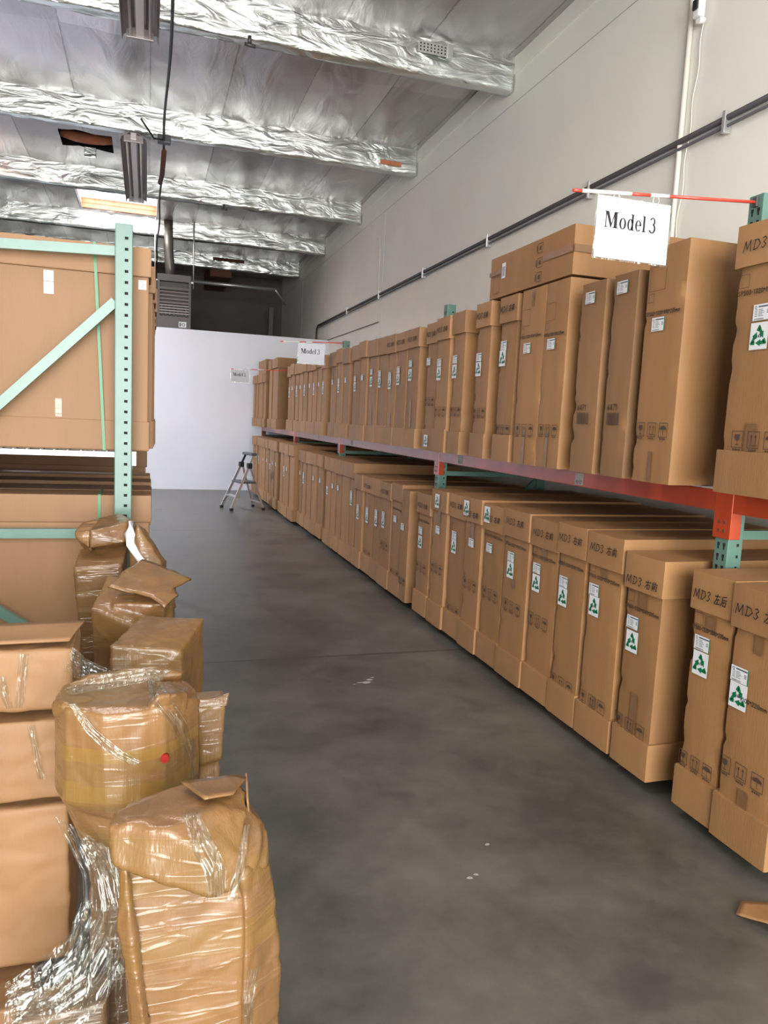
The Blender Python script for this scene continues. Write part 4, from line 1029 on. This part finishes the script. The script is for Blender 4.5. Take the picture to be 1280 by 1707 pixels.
def film_strip(parent, name, pts_a, pts_b, seed, amp=.006, n=14, m='film'):
    """a loose sheet of clear film between two polylines"""
    bm = bmesh.new(); rows = []
    K = len(pts_a)
    def samp(P, t):
        t *= (K - 1); i = min(int(t), K - 2); f = t - i
        return Vector(P[i]).lerp(Vector(P[i + 1]), f)
    nu = 40
    for i in range(nu + 1):
        A, B = samp(pts_a, i / nu), samp(pts_b, i / nu); r = []
        for j in range(n + 1):
            p = A.lerp(B, j / n); w = fb((i * .07, j * .45, seed), 1.0, seed) * amp * 2 + amp * .8 * math.sin(j * 1.4 + .8 * fb((i * .1, 0, seed), 1.0, 3) + seed)
            r.append(bm.verts.new(p + Vector((.25, -.9, .3)) * w))
        rows.append(r)
    for r0, r1 in zip(rows, rows[1:]):
        for j in range(n): f = bm.faces.new((r0[j], r0[j + 1], r1[j + 1], r1[j])); f.smooth = True
    me = bpy.data.meshes.new(name); bm.to_mesh(me); bm.free(); me.materials.append(M[m])
    o = bpy.data.objects.new(name, me); COL.objects.link(o)
    if parent: o.parent = parent; me.transform(Matrix.Translation(-parent.location))
    return o
G = 'film wrapped packages on the left'
def down(pts, z, sx=1.0, cx=0.0, cy=0.0, sy=1.0): return [(cx + (x - cx) * sx, cy + (y - cy) * sy, z) for x, y, zz in pts]
e = empty('wrapped_package', (-.10, 3.58, 0), 'film wrapped package farthest along the left, against the teal post, with white foam strip', 'package', G)
wrapped(e, 'folded_top', [[(-.233, 3.46, 1.144), (-.235, 3.46, 1.07), (-.089, 3.46, 1.092), (-.078, 3.52, 1.176), (-.067, 3.6, 1.180), (-.209, 3.7, 1.171), (-.117, 3.75, 1.186), (-.2, 3.7, 1.0), (-.09, 3.7, 1.0)]], 'card_film', 1.0, amp=.004, ridge=.004, voxel=.008)
wrapped(e, 'crumpled_end', [[(-.303, 3.5, 1.135), (-.296, 3.48, 1.114), (-.236, 3.47, 1.062), (-.234, 3.47, 1.138), (-.207, 3.66, 1.172), (-.28, 3.6, 1.163), (-.25, 3.66, 1.0), (-.22, 3.6, 1.0)]], 'card_film', 1.4, amp=.006, ridge=.008, voxel=.008)
T = [(-.299, 3.4, .989), (-.099, 3.4, 1.003), (-.284, 3.58, 1.045), (-.078, 3.58, 1.064)]
wrapped(e, 'box_body', [T + down(T, .0, .45, -.16, 3.5, .6)], 'card_film', 2.0, amp=.003, ridge=.0025, dirn=(1, 0, .2), voxel=.008)
T = [(-.046, 3.55, 1.171), (-.035, 3.5, 1.165), (.073, 3.45, .994), (.021, 3.43, .982), (-.07, 3.47, 1.06), (.0, 3.62, 1.12), (.09, 3.58, .98), (-.06, 3.6, 1.1)]
wrapped(e, 'side_flap', [T + [(-.07, 3.47, .6), (.06, 3.47, .6), (.07, 3.6, .6), (-.05, 3.6, 0), (.04, 3.48, 0), (-.05, 3.48, 0)]], 'card_film', 3.0, amp=.003, ridge=.005, dirn=(.3, .2, 1), voxel=.008)
f = MB().tube([(-.060, 3.475, 1.182), (-.070, 3.45, 1.13), (-.064, 3.43, 1.088), (-.040, 3.42, 1.045), (-.015, 3.415, 1.01), (.01, 3.41, .985)], [.016, .024, .020, .015, .016, .008], 12).build('foam_strip', M['foam'], e, smooth=True); f.data.transform(Matrix.Translation(-e.location))
# box with a torn cardboard sheet on top
e = empty('wrapped_package', (-.02, 3.12, 0), 'film wrapped box with a torn cardboard sheet spread on its top', 'package', G)
T = [(-.202, 3.0, .916), (-.184, 3.06, .935), (-.047, 2.93, .854), (.101, 3.03, .862), (-.003, 3.1, .955), (-.15, 3.25, .99), (.12, 3.2, .93)]
wrapped(e, 'box_body', [T + [(-.17, 3.03, .80), (-.05, 2.95, .72), (.10, 3.05, .75)] + down(T, 0, .75, 0, 3.1, .7), [(-.12, 3.0, .93), (.07, 2.97, .93), (.12, 3.2, .97), (-.1, 3.26, 1.0), (-.12, 3.0, .85), (.07, 3.0, .85), (.12, 3.2, .85), (-.1, 3.2, .85)]], 'card_film', 5.0, amp=.004, ridge=.006, dirn=(1, .2, -.4), voxel=.008)
def sheet(parent, name, outline, thick, m, seed, bend):
    bm = bmesh.new(); vs = [bm.verts.new(p) for p in outline]; f = bm.faces.new(vs)
    bmesh.ops.triangulate(bm, faces=[f]); bmesh.ops.subdivide_edges(bm, edges=bm.edges, cuts=5, use_grid_fill=True)
    for v in bm.verts: v.co.z += bend * fb(v.co, 7, seed)
    me = bpy.data.meshes.new(name); bm.to_mesh(me); bm.free(); me.materials.append(M[m])
    for p in me.polygons: p.use_smooth = True
    o = bpy.data.objects.new(name, me); COL.objects.link(o)
    if parent: o.parent = parent; me.transform(Matrix.Translation(-parent.location))
    md = o.modifiers.new('t', 'SOLIDIFY'); md.thickness = thick; return o
sheet(e, 'torn_sheet', [(-.139, 3.0, .989), (-.091, 3.12, 1.03), (-.017, 3.25, 1.05), (.044, 3.25, 1.034), (.18, 3.12, .988), (.105, 3.02, .978), (.123, 2.98, .959), (.068, 2.90, .936), (.019, 2.94, .96), (-.048, 2.98, .976), (-.092, 2.99, .983)], .008, 'card_film', 6.0, .014)
# slanting box
e = empty('wrapped_package', (.06, 2.72, 0), 'film wrapped box with slanting flat top, behind the tall wrapped package', 'package', G)
T = [(-.115, 2.58, .891), (.117, 2.58, .861), (.208, 2.8, .913), (-.014, 2.86, .915)]
wrapped(e, 'box_body', [T + [(-.09, 2.6, .80), (.045, 2.57, .77), (.125, 2.585, .76), (.215, 2.80, .70)] + down(T, 0, .95, .08, 2.7, .9)], 'card_film', 8.0, amp=.003, ridge=.0045, dirn=(1, .2, .45), rs=22, voxel=.008)
# small box by the aisle
e = empty('wrapped_package', (.20, 2.30, 0), 'small film wrapped box with an upstanding flap beside the aisle', 'package', G)
wrapped(e, 'box_body', [[(.145, 2.2, .80), (.236, 2.21, .805), (.240, 2.34, .80), (.145, 2.34, .80), (.16, 2.2, .615), (.226, 2.2, .632), (.23, 2.33, .63), (.15, 2.33, .62)],
   [(.16, 2.215, .64), (.220, 2.215, .64), (.23, 2.32, .62), (.16, 2.32, .6), (.16, 2.22, 0), (.245, 2.22, 0), (.25, 2.32, 0), (.16, 2.32, 0)]], 'card_film', 9.0, amp=.002, ridge=.003, voxel=.007)
sheet(e, 'flap', [(.150, 2.21, .80), (.237, 2.205, .80), (.246, 2.215, .838), (.20, 2.22, .822), (.155, 2.22, .822)], .004, 'card_film', 2, .003)
# tall package: wide top narrowing to a waist
e = empty('wrapped_package', (-.04, 1.9, 0), 'tall film wrapped package with a sagging top and a red dot, behind the front one', 'package', G)
top = [(-.206, 1.87, .985), (-.175, 1.78, .992), (-.085, 1.74, .980), (.0, 1.74, .982), (.045, 1.755, .992), (.084, 1.80, .985), (.133, 1.87, .955), (.125, 1.95, .962), (.083, 2.02, .97), (-.136, 2.03, .98), (-.198, 1.96, .985)]
mid = [(x * 1.01, y, .76) for x, y, z in top]
uc = wrapped(e, 'upper_carton', [top + mid + [(-.195, 1.88, .725), (-.16, 1.80, .735), (-.07, 1.76, .715), (.05, 1.76, .70), (.12, 1.88, .70), (.05, 2.0, .72), (-.13, 2.0, .72)],
   [(-.195, 1.88, .735), (-.16, 1.80, .74), (-.05, 1.77, .72), (.08, 1.8, .72), (.1, 1.95, .72), (-.12, 1.98, .72), (-.15, 1.87, .61), (-.06, 1.80, .60), (.06, 1.82, .6), (.06, 1.95, .6), (-.1, 1.95, .6)]], 'card_film', 11.0, amp=.003, ridge=.004, dirn=(.05, 0, 1), rs=16, voxel=.007)
uc.data.materials.append(M['card_tape'])
for f in uc.data.polygons:
    zz = f.center.z + .02 * f.center.x
    if .865 < zz < .895 or .765 < zz < .81: f.material_index = 1
wrapped(e, 'lower_wrap', [[(-.15, 1.86, .63), (-.10, 1.81, .63), (.06, 1.82, .63), (.06, 1.95, .63), (-.1, 1.95, .63), (-.128, 1.87, .48), (-.08, 1.83, .48), (.04, 1.84, .48), (.04, 1.93, .48), (-.08, 1.93, .48)],
   [(-.128, 1.87, .5), (-.08, 1.83, .5), (.04, 1.84, .5), (.04, 1.93, .5), (-.08, 1.93, .5), (-.12, 1.86, .0), (-.08, 1.83, .0), (.06, 1.84, .0), (.06, 1.95, .0), (-.12, 1.95, .0)]], 'card_film_dark', 12.0, amp=.006, ridge=.012, dirn=(.5, 0, 1), rs=14)
wrapped(e, 'crushed_rim', [[(-.20, 1.83, .985), (-.175, 1.785, .995), (-.12, 1.77, .985), (-.12, 1.83, .99), (-.19, 1.92, .99), (-.2, 1.83, .96), (-.12, 1.8, .96), (-.19, 1.92, .96)],
   [(.0, 1.755, .985), (.03, 1.75, 1.02), (.07, 1.77, 1.012), (.10, 1.82, .99), (.125, 1.90, .975), (.05, 1.9, 1.0), (.03, 1.82, 1.01), (0, 1.75, .95), (.1, 1.82, .95), (.12, 1.9, .95), (.05, 1.9, .95)],
   [(-.19, 1.95, .985), (-.13, 1.98, 1.0), (.02, 2.0, 1.005), (.09, 1.97, .99), (.1, 2.0, .99), (-.14, 2.02, .99), (-.18, 1.96, .95), (.09, 2.0, .95)]], 'card_film', 13.0, amp=.005, ridge=.007, voxel=.006)
mk = MB().tube([(.046, 1.744, .863), (.048, 1.760, .863)], [.0095, .0095], 16).build('red_dot', M['red'], e); mk.data.transform(Matrix.Translation(-e.location))
film_strip(e, 'film_wrap', [(-.165, 1.765, 1.005), (-.128, 1.745, .945), (-.068, 1.728, .885), (-.025, 1.725, .863)], [(-.15, 1.76, 1.01), (-.108, 1.74, .955), (-.045, 1.725, .900), (-.005, 1.722, .872)], 3, .002)
film_strip(e, 'film_wrap', [(.03, 1.95, 1.005), (.05, 1.78, 1.015), (.10, 1.79, .93), (.128, 1.82, .84), (.13, 1.84, .76)], [(.0, 1.95, 1.01), (.01, 1.735, 1.02), (.065, 1.76, .93), (.105, 1.79, .82), (.112, 1.81, .74)], 5, .005)
film_strip(e, 'film_wrap', [(-.19, 1.90, .995), (-.10, 1.95, 1.01), (.0, 1.97, 1.015), (.06, 1.95, 1.01)], [(-.17, 1.84, 1.0), (-.09, 1.88, .995), (.0, 1.90, 1.0), (.04, 1.86, 1.015)], 6, .006)
film_strip(e, 'film_skirt', [(-.205, 1.84, .70), (-.165, 1.82, .613), (-.142, 1.80, .565), (-.138, 1.79, .484), (-.165, 1.76, .445), (-.20, 1.74, .420), (-.25, 1.72, .402), (-.295, 1.70, .39)], [(-.12, 1.75, .69), (-.07, 1.755, .62), (-.05, 1.755, .56), (-.03, 1.72, .51), (-.035, 1.66, .455), (-.08, 1.62, .40), (-.17, 1.60, .36), (-.27, 1.63, .34)], 8, .008, 22)
film_strip(e, 'film_skirt', [(-.142, 1.79, .50), (-.17, 1.75, .44), (-.22, 1.72, .41), (-.29, 1.69, .385)], [(-.04, 1.64, .42), (-.10, 1.60, .33), (-.18, 1.59, .28), (-.29, 1.60, .25)], 14, .010, 22)
film_strip(e, 'film_skirt', [(-.10, 1.76, .66), (-.06, 1.74, .56), (-.05, 1.70, .46), (-.06, 1.64, .38)], [(-.055, 1.72, .66), (-.045, 1.66, .56), (-.04, 1.60, .44), (-.05, 1.56, .34)], 15, .006, 14)
# front package: hooded head over a folded body
film_strip(e, 'film_wrap', [(-.185, 2.09, 1.045), (-.15, 2.06, 1.015), (-.10, 2.04, .995), (-.05, 2.03, .985)], [(-.205, 2.09, .975), (-.175, 2.06, .965), (-.13, 2.045, .955), (-.07, 2.04, .96)], 21, .006, 20)
e = empty('wrapped_package', (.10, 1.5, 0), 'nearest film wrapped package with a crumpled hood, at the bottom of the photo', 'package', G)
hood = [(-.064, 1.40, .905), (-.057, 1.44, .904), (.073, 1.52, .909), (.188, 1.54, .898), (.205, 1.50, .890), (.198, 1.43, .870), (.181, 1.37, .825), (.165, 1.345, .768), (.121, 1.325, .775), (.045, 1.34, .809), (-.054, 1.38, .831), (.105, 1.33, .872), (.113, 1.39, .912), (.033, 1.36, .905),
  (-.03, 1.55, .86), (.18, 1.58, .87), (.0, 1.56, .80), (.18, 1.56, .80)]
wrapped(e, 'hood', [hood], 'card_film', 21.0, amp=.004, ridge=.007, dirn=(1, .1, .30), rs=11, voxel=.006)
wrapped(e, 'side_lump', [[(.175, 1.45, .885), (.208, 1.48, .868), (.226, 1.47, .834), (.246, 1.47, .81), (.255, 1.455, .753), (.250, 1.445, .74), (.186, 1.40, .77), (.18, 1.40, .84), (.2, 1.56, .86), (.24, 1.55, .80), (.25, 1.55, .75), (.18, 1.55, .75)]], 'card_film', 27.0, amp=.006, ridge=.009, dirn=(.3, .1, 1), rs=12, voxel=.006)
wrapped(e, 'folded_body', [[(-.040, 1.40, .835), (.19, 1.40, .80), (.19, 1.56, .82), (-.04, 1.56, .84), (-.030, 1.385, .60), (.196, 1.385, .60), (.0, 1.385, .0), (.20, 1.385, 0), (.20, 1.56, 0), (.0, 1.56, 0)]], 'card_film', 22.0, amp=.004, ridge=.006, dirn=(1, 0, .35), rs=7, voxel=.008)
wrapped(e, 'side_bulge', [[(.186, 1.40, .778), (.253, 1.455, .742), (.266, 1.44, .676), (.264, 1.43, .615), (.273, 1.43, .545), (.276, 1.42, .414), (.195, 1.385, .70), (.197, 1.378, .5), (.199, 1.378, .0), (.27, 1.42, .0), (.27, 1.54, 0), (.2, 1.54, 0), (.255, 1.54, .74), (.2, 1.54, .76), (.27, 1.54, .5)]], 'card_film', 23.0, amp=.007, ridge=.010, dirn=(1, 0, .45), rs=8, voxel=.007)
wrapped(e, 'rolled_edge', [[(-.050, 1.385, .833), (-.032, 1.37, .838), (-.026, 1.385, .83), (-.046, 1.38, .70), (-.020, 1.36, .68), (-.01, 1.38, .68), (-.02, 1.375, .50), (.005, 1.358, .50), (.015, 1.38, .5)], [(-.02, 1.375, .51), (.005, 1.358, .51), (.015, 1.38, .51), (.01, 1.37, .0), (.05, 1.36, .0), (.05, 1.385, 0)]], 'card_film', 24.0, amp=.002, ridge=.003, dirn=(.1, 0, 1), voxel=.005)
sheet(e, 'torn_flap', [(.072, 1.50, .922), (.186, 1.53, .912), (.208, 1.52, .908), (.172, 1.44, .916), (.114, 1.42, .922)], .004, 'card_film', 4, .004)
sheet(e, 'torn_flap', [(.203, 1.47, .885), (.206, 1.51, .905), (.208, 1.54, .912), (.212, 1.54, .86), (.208, 1.47, .84)], .004, 'card_pale', 4, .002)
film_strip(e, 'film_wrap', [(.10, 1.375, .925), (.125, 1.335, .885), (.15, 1.33, .83), (.15, 1.325, .78)], [(.07, 1.37, .925), (.085, 1.33, .88), (.11, 1.318, .83), (.115, 1.315, .78)], 17, .003)
film_strip(e, 'film_wrap', [(.205, 1.42, .86), (.19, 1.36, .80), (.168, 1.335, .765), (.19, 1.37, .74)], [(.19, 1.40, .87), (.168, 1.345, .81), (.15, 1.325, .765), (.17, 1.365, .735)], 18, .003)
film_strip(e, 'film_wrap', [(.20, 1.365, .58), (.19, 1.362, .50), (.195, 1.365, .42)], [(.225, 1.375, .58), (.21, 1.365, .50), (.215, 1.37, .42)], 19, .004)
# low package under the film skirt
e = empty('wrapped_package', (-.16, 1.68, 0), 'low brown box under the loose clear film in the bottom left corner', 'package', G)
wrapped(e, 'box_body', [[(-.27, 1.64, .33), (-.075, 1.63, .35), (-.075, 1.73, .36), (-.27, 1.73, .34), (-.27, 1.64, 0), (-.075, 1.63, 0), (-.075, 1.73, 0), (-.27, 1.73, 0)]], 'card_film_dark', 31, amp=.003, ridge=.008, dirn=(1, 0, .1))

# long cartons stacked at the far left
def long_carton(x0, x1, y0, y1, z0, z1, label, seed, strips, mat='card_pale', amp=.010):
    e = empty('long_carton', ((x0 + x1) / 2, y0, z0), label, CATS, 'long flat cartons stacked at the left edge')
    wrapped(e, 'body', [[(x, y, z) for x in (x0, x1) for y in (y0, y1) for z in (z0, z1)]], mat, seed, amp=amp * .6, ridge=amp * .7, dirn=(1, 0, .06), rs=7, smooth=2, voxel=.012)
    for (xa, za, xb, zb, w) in strips:
        film_strip(e, 'clear_tape', [(xa - w / 2, y0 - .010, za), ((xa + xb) / 2 - w / 2, y0 - .013, (za + zb) / 2), (xb - w / 2, y0 - .010, zb)],
            [(xa + w / 2, y0 - .010, za), ((xa + xb) / 2 + w / 2, y0 - .013, (za + zb) / 2), (xb + w / 2, y0 - .010, zb)], seed, .0025, 8)
    return e
long_carton(-1.25, -.19, 2.14, 2.40, .848, 1.022, 'topmost long carton of the stack at the left edge, with clear tape strips', 41, [(-.308, 1.015, -.324, .865, .024), (-.368, .955, -.348, .865, .022)])
long_carton(-1.25, -.21, 2.12, 2.40, .60, .830, 'middle long carton of the stack at the left edge, with a crumpled clear tape', 43, [(-.292, .822, -.266, .665, .020)])
long_carton(-1.25, -.20, 2.12, 2.42, .115, .582, 'deep creased carton at the bottom of the stack at the left edge', 45, [])
o = sheet(None, 'cardboard_flap', [(-1.2, 2.15, 1.038), (-.20, 2.15, 1.045), (-.17, 2.30, 1.058), (-1.2, 2.30, 1.042)], .006, 'card_left', 3, .010)
tag(o, 'open cardboard flap lying on the topmost long carton at the left edge', 'cardboard')
o = long_carton(-1.25, -.28, 1.98, 2.44, 0.0, .096, 'flat carton on the floor under the stack at the left edge', 47, [], amp=.004)

# scrap on the floor by the right edge
o = sheet(None, 'cardboard_scrap', [(2.00, 1.93, .012), (2.06, 1.97, .02), (2.30, 1.90, .015), (2.2, 1.70, .012), (2.05, 1.83, .03)], .004, 'card', 5, .008)
tag(o, 'brown cardboard scrap on the floor at the right edge', 'cardboard')

def fleck(pts, label):
    random.seed(len(label)); bm = MB(); bm.flat = True
    for (cx, cy, rr) in pts:
        n = 9; bm.poly([(cx + rr * (.6 + .6 * random.random()) * math.cos(2 * PI * k / n), cy + .7 * rr * (.6 + .6 * random.random()) * math.sin(2 * PI * k / n), .0015) for k in range(n)])
    o = bm.build('paint_fleck', M['fleck']); tag(o, label, 'paint fleck', 'pale flecks on the floor')
simple('fleck', (0.36, 0.34, 0.31), 0.7)
fleck([(1.362, 4.436, .035), (1.40, 4.48, .025), (1.32, 4.44, .018), (1.43, 4.52, .014), (1.28, 4.42, .012)], 'largest broken pale fleck on the floor, half way up the aisle')
fleck([(1.325, 2.546, .012)], 'small pale fleck on the floor, upper of the two near the bottom')
fleck([(1.165, 2.355, .014), (1.195, 2.37, .010)], 'pale and dark fleck on the floor, lower of the two near the bottom')
